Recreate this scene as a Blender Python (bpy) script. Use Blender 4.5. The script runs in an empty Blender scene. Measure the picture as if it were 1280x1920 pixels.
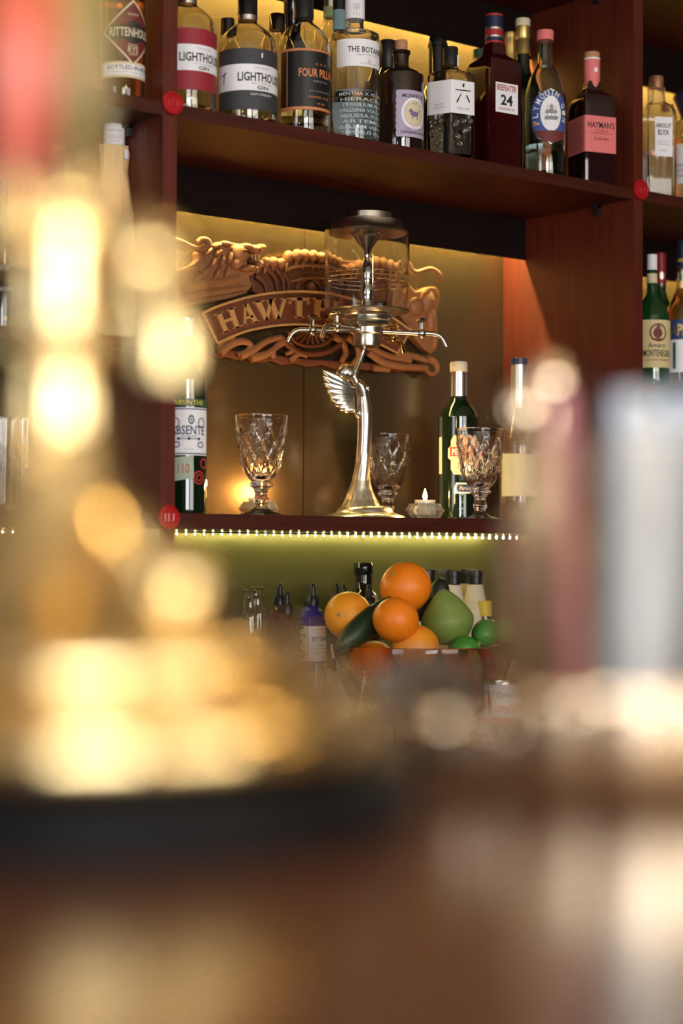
import bpy, bmesh, math, random
from mathutils import Vector, Matrix, Quaternion
random.seed(7)
sc = bpy.context.scene
COL = sc.collection
PI = math.pi

# ------------------------------------------------------------------ camera
FPX = 3500.0                                   # focal length in pixels of the 1280x1920 frame
CAM = Vector((-1.774, -2.693, 1.25))
YAW = math.radians(38.756); PITCH = math.radians(1.326); ROLL = 0.0039
F0 = Vector((math.sin(YAW), math.cos(YAW), 0)); R0 = Vector((math.cos(YAW), -math.sin(YAW), 0)); U0 = Vector((0, 0, 1))
FW = F0*math.cos(PITCH)+U0*math.sin(PITCH); UP = U0*math.cos(PITCH)-F0*math.sin(PITCH)
RT = R0*math.cos(ROLL)+UP*math.sin(ROLL); UP = UP*math.cos(ROLL)-R0*math.sin(ROLL)
cd = bpy.data.cameras.new('camera'); cam = bpy.data.objects.new('camera', cd); COL.objects.link(cam)
cd.sensor_fit = 'VERTICAL'; cd.sensor_height = 36.0; cd.lens = FPX/1920*36.0
cam.matrix_world = Matrix(((RT.x, UP.x, -FW.x, CAM.x), (RT.y, UP.y, -FW.y, CAM.y), (RT.z, UP.z, -FW.z, CAM.z), (0, 0, 0, 1)))
cd.clip_start = 0.02
cd.dof.use_dof = True; cd.dof.focus_distance = 3.62; cd.dof.aperture_fstop = cd.lens/1000/0.030; cd.dof.aperture_blades = 0
sc.camera = cam

# ------------------------------------------------------------------ world, exposure, big lights
w = bpy.data.worlds.new('world'); sc.world = w; w.use_nodes = True
w.node_tree.nodes['Background'].inputs[0].default_value = (0.62, 0.72, 0.9, 1)
w.node_tree.nodes['Background'].inputs[1].default_value = 0.6
sc.view_settings.view_transform = 'Standard'; sc.view_settings.look = 'None'
sc.view_settings.exposure = -0.2; sc.view_settings.gamma = 1.0; sc.view_settings.use_curve_mapping = False
cy = sc.cycles
cy.use_denoising = True; cy.max_bounces = 14; cy.transmission_bounces = 14; cy.glossy_bounces = 5; cy.diffuse_bounces = 4
cy.transparent_max_bounces = 12; cy.caustics_refractive = True; cy.caustics_reflective = False
cy.sample_clamp_indirect = 12.0; cy.blur_glossy = 1.0
def area(name, loc, target, sx, sy, watts, col):
    l = bpy.data.lights.new(name, 'AREA'); l.shape = 'RECTANGLE'; l.size = sx; l.size_y = sy; l.energy = watts; l.color = col
    o = bpy.data.objects.new(name, l); COL.objects.link(o); o.location = loc
    o.rotation_euler = (Vector(target)-Vector(loc)).to_track_quat('-Z', 'Y').to_euler()
    return o
# daylight through the street windows (the window openings themselves are built below)
area('window_daylight', (-5.0, -1.9, 1.75), (-2.0, -1.9, 1.75), 1.5, 1.5, 50, (0.86, 0.93, 1.0))
area('window_daylight', (-2.85, -6.05, 1.75), (-2.85, -3.0, 1.75), 2.1, 1.5, 185, (0.95, 0.97, 1.0))
area('window_daylight', (-.1, -6.05, 1.75), (-.1, -3.0, 1.75), 2.2, 1.5, 95, (1.0, 0.95, 0.86))

# ------------------------------------------------------------------ pixel helpers (a pixel of the 1280x1920 frame -> point on a real plane)
def ray(x, y): return FW+RT*((x-640)/FPX)+UP*((960-y)/FPX)
def at(x, y, Y):
    r = ray(x, y); return CAM+r*((Y-CAM.y)/r.y)
def depth(p): return (Vector(p)-CAM).dot(FW)
def proj(p):
    d = Vector(p)-CAM; z = d.dot(FW); return 640+FPX*d.dot(RT)/z, 960-FPX*d.dot(UP)/z, z
def zat(p, y, dz=0.0):                          # height Z seen at photo row y by an upright through p (dz nearer)
    q = Vector(p); q.z = CAM.z; h = proj(q); return CAM.z+(h[1]-y)/FPX*(h[2]-dz)
def front(px, z, Z):                            # point at distance z in column px, at height Z
    p = CAM+(F0+R0*((px-640)/FPX))*z; p.z = Z; return p
def camturn(p): d = CAM-Vector(p); return math.atan2(d.x, -d.y)

# ------------------------------------------------------------------ materials
MATS = {}
def nodes(name):
    m = bpy.data.materials.new(name); m.use_nodes = True
    nt = m.node_tree; b = nt.nodes['Principled BSDF']; MATS[name] = m
    return m, nt, b
def pm(name, col, rough=0.5, metal=0.0, trans=0.0, ior=1.45, var=0.08, scale=40.0, bump=0.0, coat=0.0, spec=0.5, stretch=None, sss=0.0, bscale=None):
    m, nt, b = nodes(name)
    c = tuple(col)+(1,)
    b.inputs['Base Color'].default_value = c; b.inputs['Roughness'].default_value = rough; b.inputs['Metallic'].default_value = metal
    b.inputs['Transmission Weight'].default_value = trans; b.inputs['IOR'].default_value = ior; b.inputs['Coat Weight'].default_value = coat
    b.inputs['Specular IOR Level'].default_value = spec
    if sss: b.inputs['Subsurface Weight'].default_value = sss; b.inputs['Subsurface Radius'].default_value = (.01, .006, .003)
    tc = nt.nodes.new('ShaderNodeTexCoord'); mp = nt.nodes.new('ShaderNodeMapping'); nt.links.new(tc.outputs['Object'], mp.inputs[0])
    if stretch: mp.inputs['Scale'].default_value = stretch
    n = nt.nodes.new('ShaderNodeTexNoise'); n.inputs['Scale'].default_value = scale; n.inputs['Detail'].default_value = 4
    nt.links.new(mp.outputs[0], n.inputs['Vector'])
    if var:
        r = nt.nodes.new('ShaderNodeMix'); r.data_type = 'RGBA'
        r.inputs[6].default_value = tuple(max(0, v*(1-var)) for v in col)+(1,); r.inputs[7].default_value = tuple(min(1, v*(1+var)) for v in col)+(1,)
        nt.links.new(n.outputs['Fac'], r.inputs[0]); nt.links.new(r.outputs[2], b.inputs['Base Color'])
    if bump:
        n2 = n
        if bscale:
            n2 = nt.nodes.new('ShaderNodeTexNoise'); n2.inputs['Scale'].default_value = bscale; nt.links.new(mp.outputs[0], n2.inputs['Vector'])
        bp = nt.nodes.new('ShaderNodeBump'); bp.inputs['Strength'].default_value = bump; bp.inputs['Distance'].default_value = 0.002
        nt.links.new(n2.outputs['Fac'], bp.inputs['Height']); nt.links.new(bp.outputs[0], b.inputs['Normal'])
    return m
def em(name, col, strength):
    m, nt, b = nodes(name)
    b.inputs['Base Color'].default_value = tuple(col)+(1,)
    b.inputs['Emission Color'].default_value = tuple(col)+(1,); b.inputs['Emission Strength'].default_value = strength
    return m
def wood(name, c1, c2, rough, axis, coat=0.2, spec=0.5):
    m, nt, b = nodes(name)
    tc = nt.nodes.new('ShaderNodeTexCoord'); mp = nt.nodes.new('ShaderNodeMapping'); nt.links.new(tc.outputs['Object'], mp.inputs[0])
    mp.inputs['Scale'].default_value = {'x': (2, 40, 40), 'z': (40, 40, 2), 'y': (40, 2, 40)}[axis]
    n = nt.nodes.new('ShaderNodeTexNoise'); n.inputs['Scale'].default_value = 2.2; n.inputs['Detail'].default_value = 7; n.inputs['Roughness'].default_value = 0.62
    nt.links.new(mp.outputs[0], n.inputs['Vector'])
    r = nt.nodes.new('ShaderNodeValToRGB'); nt.links.new(n.outputs['Fac'], r.inputs[0])
    r.color_ramp.elements[0].position = 0.3; r.color_ramp.elements[1].position = 0.72
    r.color_ramp.elements[0].color = tuple(c1)+(1,); r.color_ramp.elements[1].color = tuple(c2)+(1,)
    nt.links.new(r.outputs[0], b.inputs['Base Color'])
    b.inputs['Specular IOR Level'].default_value = spec
    b.inputs['Roughness'].default_value = rough; b.inputs['Coat Weight'].default_value = coat; b.inputs['Coat Roughness'].default_value = 0.15
    return m
W_V = wood('cherry_upright', (.066, .009, .0045), (.13, .020, .008), .42, 'z', .12)
W_H = wood('cherry_shelf', (.036, .006, .003), (.078, .0135, .0055), .45, 'x', .05, .35)
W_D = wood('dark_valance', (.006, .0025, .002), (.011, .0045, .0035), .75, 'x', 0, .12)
W_BAR = wood('bar_top_wood', (.075, .026, .012), (.15, .055, .026), .24, 'x', .3)
W_CARVE = pm('carved_wood', (.28, .115, .042), .5, var=.25, scale=60, bump=.25)
W_CARVE2 = pm('carved_wood_dark', (.13, .036, .012), .55, var=.25, scale=60, bump=.25)
GILT = pm('carved_letter_gilt', (.46, .25, .09), .5, var=.2, scale=80)
FLOORM = wood('floor_boards', (.025, .015, .010), (.05, .03, .02), .5, 'x')
WALLM = pm('plaster', (.10, .075, .055), .85, var=.1, scale=6)
CEILM = pm('ceiling_paint', (.76, .68, .55), .9, var=.05, scale=6)
def bronze(name, col, rough, metal):
    m, nt, b = nodes(name)
    tc = nt.nodes.new('ShaderNodeTexCoord'); n = nt.nodes.new('ShaderNodeTexNoise'); n.inputs['Scale'].default_value = 9; n.inputs['Detail'].default_value = 8
    nt.links.new(tc.outputs['Object'], n.inputs['Vector'])
    r = nt.nodes.new('ShaderNodeMix'); r.data_type = 'RGBA'; r.inputs[6].default_value = tuple(v*.85 for v in col)+(1,); r.inputs[7].default_value = tuple(v*1.15 for v in col)+(1,)
    nt.links.new(n.outputs['Fac'], r.inputs[0]); nt.links.new(r.outputs[2], b.inputs['Base Color'])
    mr = nt.nodes.new('ShaderNodeMapRange'); mr.inputs[3].default_value = rough*.8; mr.inputs[4].default_value = rough*1.25
    nt.links.new(n.outputs['Fac'], mr.inputs[0]); nt.links.new(mr.outputs[0], b.inputs['Roughness'])
    b.inputs['Metallic'].default_value = metal
    # a sparse fleck of worn spots
    return m
PANEL = bronze('aged_brass_panel', (.165, .110, .052), .19, .74)
PANEL_LOW = bronze('led_tinted_panel', (.11, .102, .038), .32, .45)  # yellow-green LED light put into the lower panel's base colour
GLASS = pm('clear_glass', (.97, .98, .98), .02, trans=1, ior=1.46, var=0)
GLASS_CUT = pm('pressed_glass', (.98, .97, .95), .03, trans=1, ior=1.48, var=0)
GLASS_FG = pm('bar_glassware', (1.0, .95, .88), .16, trans=1, ior=1.48, var=0)
GLASS_HOLD = pm('faceted_holder_glass', (.97, .91, .74), .10, trans=.86, ior=1.42, var=0)
GLASS_Y = pm('aged_clear_glass', (.95, .93, .84), .02, trans=1, ior=1.46, var=0)
GLASS_G = pm('green_tint_glass', (.74, .88, .85), .03, trans=1, ior=1.46, var=0)
LIQ = pm('clear_spirit', (.97, .98, .99), .0, trans=1, ior=1.34, var=0)
LIQ_AM = pm('amber_spirit', (.75, .30, .06), .0, trans=1, ior=1.34, var=0)
LIQ_PALE = pm('pale_gold_spirit', (.95, .80, .45), .0, trans=1, ior=1.34, var=0)
DK = pm('near_black_glass', (.010, .010, .011), .06, var=0, coat=.5)
DK_GREEN = pm('dark_green_glass', (.004, .012, .005), .06, var=0, coat=.5)
DK_BROWN = pm('dark_brown_glass', (.016, .007, .005), .07, var=0, coat=.5)
RED_GLASS = pm('deep_red_glass', (.040, .002, .003), .06, trans=.25, var=0, coat=.5)
SLOE = pm('dark_sloe_glass', (.020, .005, .006), .06, var=0, coat=.6)
COBALT = pm('cobalt_glass', (.03, .02, .55), .04, trans=.55, var=0, coat=.5)
AMB_GLASS = pm('amber_glass', (.16, .055, .03), .05, trans=.4, var=0, coat=.4)
GREEN_GLASS = pm('green_bottle_glass', (.010, .065, .016), .05, trans=.3, var=0, coat=.4)
BLACK = pm('black_plastic', (.012, .012, .013), .35, var=.1)
BLACKG = pm('black_gloss', (.008, .008, .009), .12, var=0)
GREYM = pm('grey_label', (.045, .048, .055), .6, var=.1)
SILVER = pm('silver_foil', (.72, .70, .66), .28, metal=1, var=.05)
PEWTER = pm('pewter', (.56, .52, .45), .27, metal=1, var=.12, scale=30)
STEEL = pm('polished_steel', (.62, .61, .59), .12, metal=1, var=.03)
BRASS = pm('polished_brass', (.86, .60, .24), .13, metal=1, var=.05)
BRASS_F = pm('tap_brass', (.83, .62, .30), .17, metal=1, var=.05)
GOLDF = pm('gold_foil', (.62, .43, .14), .35, metal=.8, var=.1)
COPPER = pm('copper_cap', (.55, .27, .15), .4, metal=.7, var=.1)
CORK = pm('cork', (.50, .24, .13), .8, var=.25, scale=300)
PAPER = pm('white_paper', (.88, .88, .94), .65, var=.03)
CREAM = pm('cream_paper', (.72, .62, .44), .65, var=.06)
INK = pm('black_ink', (.02, .02, .022), .6, var=0)
INK_N = pm('navy_ink', (.02, .035, .13), .6, var=0)
INK_R = pm('red_ink', (.45, .03, .03), .6, var=0)
INK_GR = pm('grey_ink', (.28, .28, .29), .6, var=0)
CRIM = pm('crimson_paper', (.30, .020, .035), .6, var=.05)
NAVY = pm('navy_paper', (.03, .06, .20), .6, var=.05)
BLUEP = pm('royal_blue_paper', (.06, .10, .32), .6, var=.05)
LILAC = pm('lilac_paper', (.47, .40, .56), .65, var=.05)
LILAC_D = pm('lilac_dark', (.22, .15, .30), .65, var=.05)
ORANGEI = pm('copper_ink', (.62, .22, .09), .45, var=.1)
CORAL = pm('coral_paper', (.80, .20, .20), .6, var=.04)
MAROON = pm('maroon_paper', (.16, .025, .025), .6, var=.05)
PALEBLUE = pm('pale_blue_band', (.30, .52, .60), .5, var=.05)
PALELET = pm('pale_glass_lettering', (.50, .62, .66), .4, var=.1)
LIME_B = pm('lime_band', (.42, .50, .26), .5, var=.05)
YELLOW = pm('yellow_plastic', (.80, .58, .05), .4, var=.04)
GREENCAP = pm('green_cap', (.02, .10, .06), .4, var=.05)
NAVYCAP = pm('navy_cap', (.015, .022, .06), .3, var=.05)
REDCAP = pm('red_cap', (.40, .02, .03), .35, var=.05)
WAX = pm('red_wax', (.42, .008, .014), .28, var=.1, bump=.1, coat=.4)
LABELY = pm('yellow_cream_paper', (.70, .58, .30), .65, var=.08)
ORANGE_PEEL = pm('orange_peel', (.90, .225, .008), .36, var=.08, scale=8, bump=.35, bscale=420)
ORANGE_PEEL2 = pm('orange_peel_pale', (.88, .31, .016), .38, var=.2, scale=9, bump=.35, bscale=420)
LIMEP = pm('lime_peel', (.045, .22, .025), .36, var=.3, scale=14, bump=.25, bscale=380)
PEARP = pm('green_skin', (.19, .27, .06), .5, var=.25, scale=30, bump=.1)
CUC = pm('dark_green_skin', (.012, .036, .014), .45, var=.35, scale=10, bump=.2, stretch=(8, 8, 1))
AVO = pm('black_avocado_skin', (.014, .020, .012), .5, var=.4, scale=90, bump=.4)
STEMG = pm('stem_scar', (.20, .27, .10), .7, var=.2)
CANDLEW = pm('candle_wax', (.92, .82, .66), .5, var=.02, sss=.6)
CUP = pm('clear_candle_cup', (.95, .93, .88), .12, trans=.7, ior=1.4, var=0)
STONE = wood('pale_timber_counter', (.34, .24, .15), (.48, .35, .23), .35, 'x')
TRAY = pm('black_tray', (.006, .006, .007), .45, var=.1, spec=.06)
STRAW_P = pm('pink_straw', (.72, .28, .34), .35, var=.03)
STRAW_W = pm('white_straw', (.82, .84, .88), .4, var=.03)
STRAW_B = pm('pale_blue_straw', (.50, .66, .86), .4, var=.03)
HANDLE_R = pm('red_tap_handle', (.72, .13, .075), .3, var=.05, coat=.4)
HANDLE_O = pm('olive_tap_handle', (.33, .25, .07), .35, var=.08, coat=.3)
FRAMEW = pm('window_frame_paint', (.35, .33, .30), .6, var=.05)
LED_MAT = em('led_strip_glow', (1.0, .80, .27), 430.0)
LED_TOP = em('upper_led_strip_glow', (1.0, .80, .27), 800.0)
LED_DOT = em('led_dot_glow', (1.0, .88, .32), 480.0)
FLAME = em('candle_flame', (1.0, .62, .20), 60.0)
BULB = em('opal_bulb', (1.0, .68, .30), 95.0)

# ------------------------------------------------------------------ mesh builder
class MB:
    def __init__(s): s.v = []; s.f = []
    def add(s, vs, fs):
        o = len(s.v); s.v += [Vector(v) for v in vs]; s.f += [tuple(i+o for i in f) for f in fs]; return s
    def box(s, c, d, m=None):
        x, y, z = d[0]/2, d[1]/2, d[2]/2
        vs = [Vector((sx*x, sy*y, sz*z)) for sx in (-1, 1) for sy in (-1, 1) for sz in (-1, 1)]
        if m is not None: vs = [m @ v for v in vs]
        return s.add([Vector(c)+v for v in vs], [(0, 1, 3, 2), (4, 6, 7, 5), (0, 4, 5, 1), (2, 3, 7, 6), (0, 2, 6, 4), (1, 5, 7, 3)])
    def span(s, a, b): return s.box([(a[i]+b[i])/2 for i in range(3)], [abs(b[i]-a[i]) for i in range(3)])
    def loft(s, rings, close=True, cap0=True, cap1=True):
        n = len(rings[0]); vs = [p for r in rings for p in r]; fs = []
        for i in range(len(rings)-1):
            for j in range(n if close else n-1):
                k = (j+1) % n; fs.append((i*n+j, i*n+k, (i+1)*n+k, (i+1)*n+j))
        if cap0: fs.append(tuple(range(n-1, -1, -1)))
        if cap1: fs.append(tuple((len(rings)-1)*n+j for j in range(n)))
        return s.add(vs, fs)
    def lathe(s, prof, n=32, sec=None, c=(0, 0, 0), cap0=True, cap1=True):     # prof: (radius, height)
        sec = sec or (lambda t: 1.0); rings = []
        for r, h in prof:
            rings.append([Vector((c[0]+r*sec(t)*math.sin(t), c[1]-r*sec(t)*math.cos(t), c[2]+h)) for t in [2*PI*j/n for j in range(n)]])
        return s.loft(rings, True, cap0, cap1)
    def tube(s, path, rad, n=10, flat=1.0, up=None):
        path = [Vector(p) for p in path]; rings = []
        if not isinstance(rad, (list, tuple)): rad = [rad]*len(path)
        ref = Vector(up) if up else Vector((0, 0, 1))
        for i, p in enumerate(path):
            t = (path[min(i+1, len(path)-1)]-path[max(i-1, 0)]).normalized()
            r = ref if abs(t.dot(ref)) < .95 else Vector((1, 0, 0))
            a = t.cross(r).normalized(); b = a.cross(t).normalized()
            rings.append([p+(a*math.cos(q)*rad[i]+b*math.sin(q)*rad[i]*flat) for q in [2*PI*j/n for j in range(n)]])
        return s.loft(rings)
    def ball(s, c, r, n=16, m=8, rot=None):
        if not isinstance(r, (list, tuple)): r = (r, r, r)
        rings = []
        for i in range(1, m):
            a = PI*i/m-PI/2
            ring = [Vector((r[0]*math.cos(a)*math.cos(2*PI*j/n), r[1]*math.cos(a)*math.sin(2*PI*j/n), r[2]*math.sin(a))) for j in range(n)]
            rings.append(ring)
        o = len(s.v); M = rot or Matrix.Identity(3); C = Vector(c)
        vs = [C+M @ p for g in rings for p in g]+[C+M @ Vector((0, 0, -r[2])), C+M @ Vector((0, 0, r[2]))]
        fs = []
        for i in range(m-2):
            for j in range(n):
                k = (j+1) % n; fs.append((i*n+j, i*n+k, (i+1)*n+k, (i+1)*n+j))
        L = len(vs)
        for j in range(n):
            k = (j+1) % n; fs.append((L-2, k, j)); fs.append((L-1, (m-2)*n+j, (m-2)*n+k))
        return s.add(vs, fs)
    def prism(s, poly, y0, y1):                  # poly of (x,z), extruded along y
        n = len(poly); ar = sum(poly[i][0]*poly[(i+1) % n][1]-poly[(i+1) % n][0]*poly[i][1] for i in range(n))
        if ar < 0: poly = poly[::-1]
        vs = [Vector((p[0], y0, p[1])) for p in poly]+[Vector((p[0], y1, p[1])) for p in poly]
        fs = [tuple(range(n)), tuple(range(2*n-1, n-1, -1))]+[(i, i+n, (i+1) % n+n, (i+1) % n) for i in range(n)]
        return s.add(vs, fs)
    def build(s, name, mat, parent=None, smooth=True, angle=40, fix=True):
        me = bpy.data.meshes.new(name); me.from_pydata([tuple(v) for v in s.v], [], s.f)
        if fix:
            b = bmesh.new(); b.from_mesh(me); bmesh.ops.recalc_face_normals(b, faces=b.faces); b.to_mesh(me); b.free()
        me.materials.append(mat)
        if smooth:
            me.shade_smooth(); me.set_sharp_from_angle(angle=math.radians(angle))
        o = bpy.data.objects.new(name, me); COL.objects.link(o)
        if parent: o.parent = parent
        return o
def tag(o, label, cat, group=None, kind=None):
    if label: o['label'] = label
    if cat: o['category'] = cat
    if group: o['group'] = group
    if kind: o['kind'] = kind
    return o
def thing(name, label, cat, loc=(0, 0, 0), rz=0.0, group=None, kind=None):
    o = bpy.data.objects.new(name, None); COL.objects.link(o); o.location = loc; o.rotation_euler = (0, 0, rz); o.empty_display_size = .02
    return tag(o, label, cat, group, kind)
def bez(pts, n=8):                               # Catmull-Rom through points
    P = [Vector(p) for p in pts]; P = [P[0]*2-P[1]]+P+[P[-1]*2-P[-2]]; out = []
    for i in range(1, len(P)-2):
        for k in range(n):
            t = k/n; a, b, c, d = P[i-1:i+3]
            out.append(.5*((2*b)+(c-a)*t+(2*a-5*b+4*c-d)*t*t+(3*b-a-3*c+d)*t**3))
    return out+[P[-2]]
def crom(prof, n=4):
    return [(p.x, p.y) for p in bez([Vector((a, b, 0)) for a, b in prof], n)]

# ------------------------------------------------------------------ lettering
_TC = {}
def text2d(body, bold=0.0, shear=0.0):           # flat lettering, 0..1 high, centred in x
    key = (body, bold, shear)
    if key not in _TC:
        cu = bpy.data.curves.new('t', 'FONT'); cu.body = body; cu.size = 1; cu.offset = bold; cu.shear = shear; cu.resolution_u = 2; cu.align_x = 'CENTER'
        ob = bpy.data.objects.new('t', cu); COL.objects.link(ob); bpy.context.view_layer.update()
        me = bpy.data.meshes.new_from_object(ob.evaluated_get(bpy.context.evaluated_depsgraph_get()))
        bpy.data.objects.remove(ob); bpy.data.curves.remove(cu)
        v = [x.co.copy() for x in me.vertices]; f = [tuple(p.vertices) for p in me.polygons]; bpy.data.meshes.remove(me)
        x0 = min(p.x for p in v); x1 = max(p.x for p in v); y0 = min(p.y for p in v); y1 = max(p.y for p in v)
        _TC[key] = ([((p.x-(x0+x1)/2), (p.y-y0)) for p in v], f, x1-x0, y1-y0)
    return _TC[key]
def lettering(mb, body, width, height, place, bold=0.0, shear=0.0):   # place(x, y) -> 3D; lettering fitted in width x height, centred
    v, f, W, H = text2d(body, bold, shear)
    height = height if height else H*width/W
    mb.add([place(x/W*width, (y/H-.5)*height) for x, y in v], f)
    return mb
def cyl(r, h0, a0=0.0):                          # wrap on a cylinder: x = arc, y = height
    return lambda x, y: Vector((r*math.sin(x/r+a0), -r*math.cos(x/r+a0), h0+y))
def flat(y0, h0, x0=0.0, rot=0.0):
    R = Matrix.Rotation(rot, 3, 'Z')
    return lambda x, y: R @ Vector((x0+x, y0, h0+y))
def ngon(nsides, off=0.0, p=16):                 # section of a rounded polygon prism (apothem 1)
    ks = [off+2*PI*i/nsides for i in range(nsides)]
    return lambda t: 1.0/(sum(max(0.0, math.cos(t-k))**p for k in ks)**(1.0/p))

# ------------------------------------------------------------------ the room
def structure(name, label, mb, mat, smooth=False, cat=None):
    o = mb.build(name, mat, None, smooth); o['kind'] = 'structure'; o['label'] = label; return o
structure('floor', 'dark boarded floor of the bar room', MB().span((-5, -6.1, -.1), (4, .55, 0)), FLOORM)
structure('ceiling', 'plain painted ceiling of the bar room', MB().span((-5.1, -6.2, 3.3), (4.1, .65, 3.4)), CEILM)
structure('wall_back', 'plaster wall behind the back bar shelving', MB().span((-5, .45, 0), (4, .55, 3.3)), WALLM)
structure('wall_right', 'plaster end wall of the bar room', MB().span((4, -6.1, 0), (4.1, .55, 3.3)), WALLM)
def wall_with_holes(name, label, axis, pos, lo, hi, holes, t=.1):
    mb = MB(); cuts = sorted(holes)
    def seg(a, b, z0, z1):
        if axis == 'x': mb.span((pos, a, z0), (pos-t, b, z1))
        else: mb.span((a, pos, z0), (b, pos-t, z1))
    x = lo
    for a, b in cuts: seg(x, a, 0, 3.3); seg(a, b, 0, 1.0); seg(a, b, 2.5, 3.3); x = b
    seg(x, hi, 0, 3.3)
    return structure(name, label, mb, WALLM)
wall_with_holes('wall_left', 'plaster wall with a street window beside the bar', 'x', -5.0, -6.1, .55, [(-2.65, -1.15)])
wall_with_holes('wall_front', 'plaster street wall with two wide windows facing the bar', 'y', -6.1, -5.0, 4.0, [(-3.9, -1.8), (-1.2, 1.0)])
for i, (kind, a, b) in enumerate([('x', -2.65, -1.15), ('y', -3.9, -1.8), ('y', -1.2, 1.0)]):
    wn = thing('window_%d' % (i+1), ['street window in the side wall', 'wide street window facing the bar, nearer the side wall', 'wide street window facing the bar, nearer the end wall'][i], None, kind='structure')
    mb = MB(); pn = []
    for u0, u1, z0, z1 in [(a, a+.05, 1, 2.5), (b-.05, b, 1, 2.5), (a+.05, b-.05, 1, 1.05), (a+.05, b-.05, 2.45, 2.5), ((a+b)/2-.02, (a+b)/2+.02, 1.05, 2.45)]:
        if kind == 'x': mb.span((-5.02, u0, z0), (-5.07, u1, z1))
        else: mb.span((u0, -6.12, z0), (u1, -6.17, z1))
    mb.build('window_frame', FRAMEW, wn, False)

# ------------------------------------------------------------------ the back bar shelving
PX = [-2.391, -1.201, -.011, 1.179, 2.369]; PT = .0297
SH_UP = 2.032; SH_LOW = 1.322; SH_MID = 1.62; SH_TOP = 2.495; BACK = .398; CTR = .92
bb = thing('back_bar_shelving', 'tall cherry wood back bar shelving with lit brass back panels', 'shelving', (0, 0, 0))
for x in PX: MB().span((x, 0, CTR), (x+PT, BACK+.02, 3.0)).build('upright', W_V, bb, False)
for i in range(4):
    a, b = PX[i]+PT, PX[i+1]
    MB().span((a, .001, SH_UP-.0235), (b, BACK, SH_UP)).build('shelf', W_H, bb, False)
    MB().span((a, .001, SH_TOP-.0235), (b, BACK, SH_TOP)).build('shelf', W_H, bb, False)
    MB().span((a, .001, SH_LOW-.027), (b, BACK, SH_LOW)).build('shelf', W_H, bb, False)
    if i != 2: MB().span((a, .001, SH_MID-.0235), (b, BACK, SH_MID)).build('shelf', W_H, bb, False)
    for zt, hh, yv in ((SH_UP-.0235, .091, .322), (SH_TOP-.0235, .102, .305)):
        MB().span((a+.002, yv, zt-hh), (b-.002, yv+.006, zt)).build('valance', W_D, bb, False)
    mid = .605 if i == 2 else (a+b)/2
    for u0, u1 in ((a, mid-.0012), (mid+.0012, b)):
        MB().span((u0, BACK, SH_LOW), (u1, BACK+.012, 3.0)).build('back_panel', PANEL, bb, False)
    MB().span((a, BACK, CTR), (b, BACK+.012, SH_LOW-.027)).build('splash_panel', PANEL_LOW, bb, False)
    for zt, yv in ((SH_UP-.0235, .358), (SH_TOP-.0235, .345)):
        st = thing('led_strip', ['hidden warm light strip under the %s shelf of the far left bay', 'hidden warm light strip under the %s shelf of the left bay', 'hidden warm light strip behind the dark valance under the %s middle shelf', 'hidden warm light strip under the %s shelf of the right bay'][i] % ('upper' if zt < 2.2 else 'topmost'), 'light strip', (0, 0, 0), group='hidden light strips')
        MB().span((a+.02, yv, zt-.004), (b-.02, yv+.012, zt)).build('tape', PAPER, st, False)
        MB().span((a+.02, yv+.001, zt-.007), (b-.02, yv+.011, zt-.0041)).build('diffuser', LED_MAT if zt < 2.2 else LED_TOP, st, False)
# small shelf pins on the uprights
for z in (SH_UP-.0235, SH_TOP-.0235):
    for x in (PX[2], PX[3]):
        p = MB().lathe([(0, 0), (.007, 0), (.007, .012), (0, .012)], 10, cap0=False, cap1=False)
        for y in (.10, .345):
            q = MB(); q.box((x-.005, y, z-.011), (.009, .012, .022)); q.box((x-.009, y, z-.004), (.018, .012, .006)); q.build('shelf_pin', BLACK, bb, False)
# dotted light strip under the display shelf
def dots(a, b, label, n):
    st = thing('dotted_led_strip', label, 'light strip', (0, 0, 0), group='dotted light strips')
    zt = SH_LOW-.027
    MB().span((a, .329, zt-.0025), (b, .341, zt)).build('tape', BLACK, st, False)
    me = None
    for k in range(n):
        x = a+.012+k*(b-a-.024)/(n-1)
        if me is None:
            o = MB().lathe([(.0011, 0), (.0016, -.0010), (.0015, -.0030), (.0008, -.0040)], 8).build('led', LED_DOT, st); me = o.data
        else:
            o = bpy.data.objects.new('led', me); COL.objects.link(o); o.parent = st
        o.location = (x, .335, zt-.0024)
dots(PX[2]+PT+.003, PX[3]-.003, 'string of small bright dots under the display shelf with the fountain', 54)
dots(PX[1]+PT+.003, PX[2]-.003, 'string of small bright dots under the left bay shelf', 54)
# back counter
bc = thing('back_counter', 'pale timber back counter below the shelving', 'counter', (0, 0, 0))
MB().span((-2.4, -.38, CTR-.04), (2.4, BACK+.02, CTR)).build('worktop', STONE, bc, False)
MB().span((-2.4, -.33, .0), (2.4, BACK+.02, CTR-.04)).build('cabinet_body', W_D, bc, False)
LEDGE = 1.018
rs = thing('raised_ledge', 'pale wooden ledge on the back counter behind the fruit bowl', 'ledge', (0, 0, 0))
MB().span((-.0, .205, LEDGE-.02), (1.17, BACK-.002, LEDGE)).build('ledge_top', STONE, rs, False)
MB().span((-.0, .215, CTR+.0005), (1.17, .23, LEDGE-.02)).build('ledge_front', STONE, rs, False)
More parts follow.
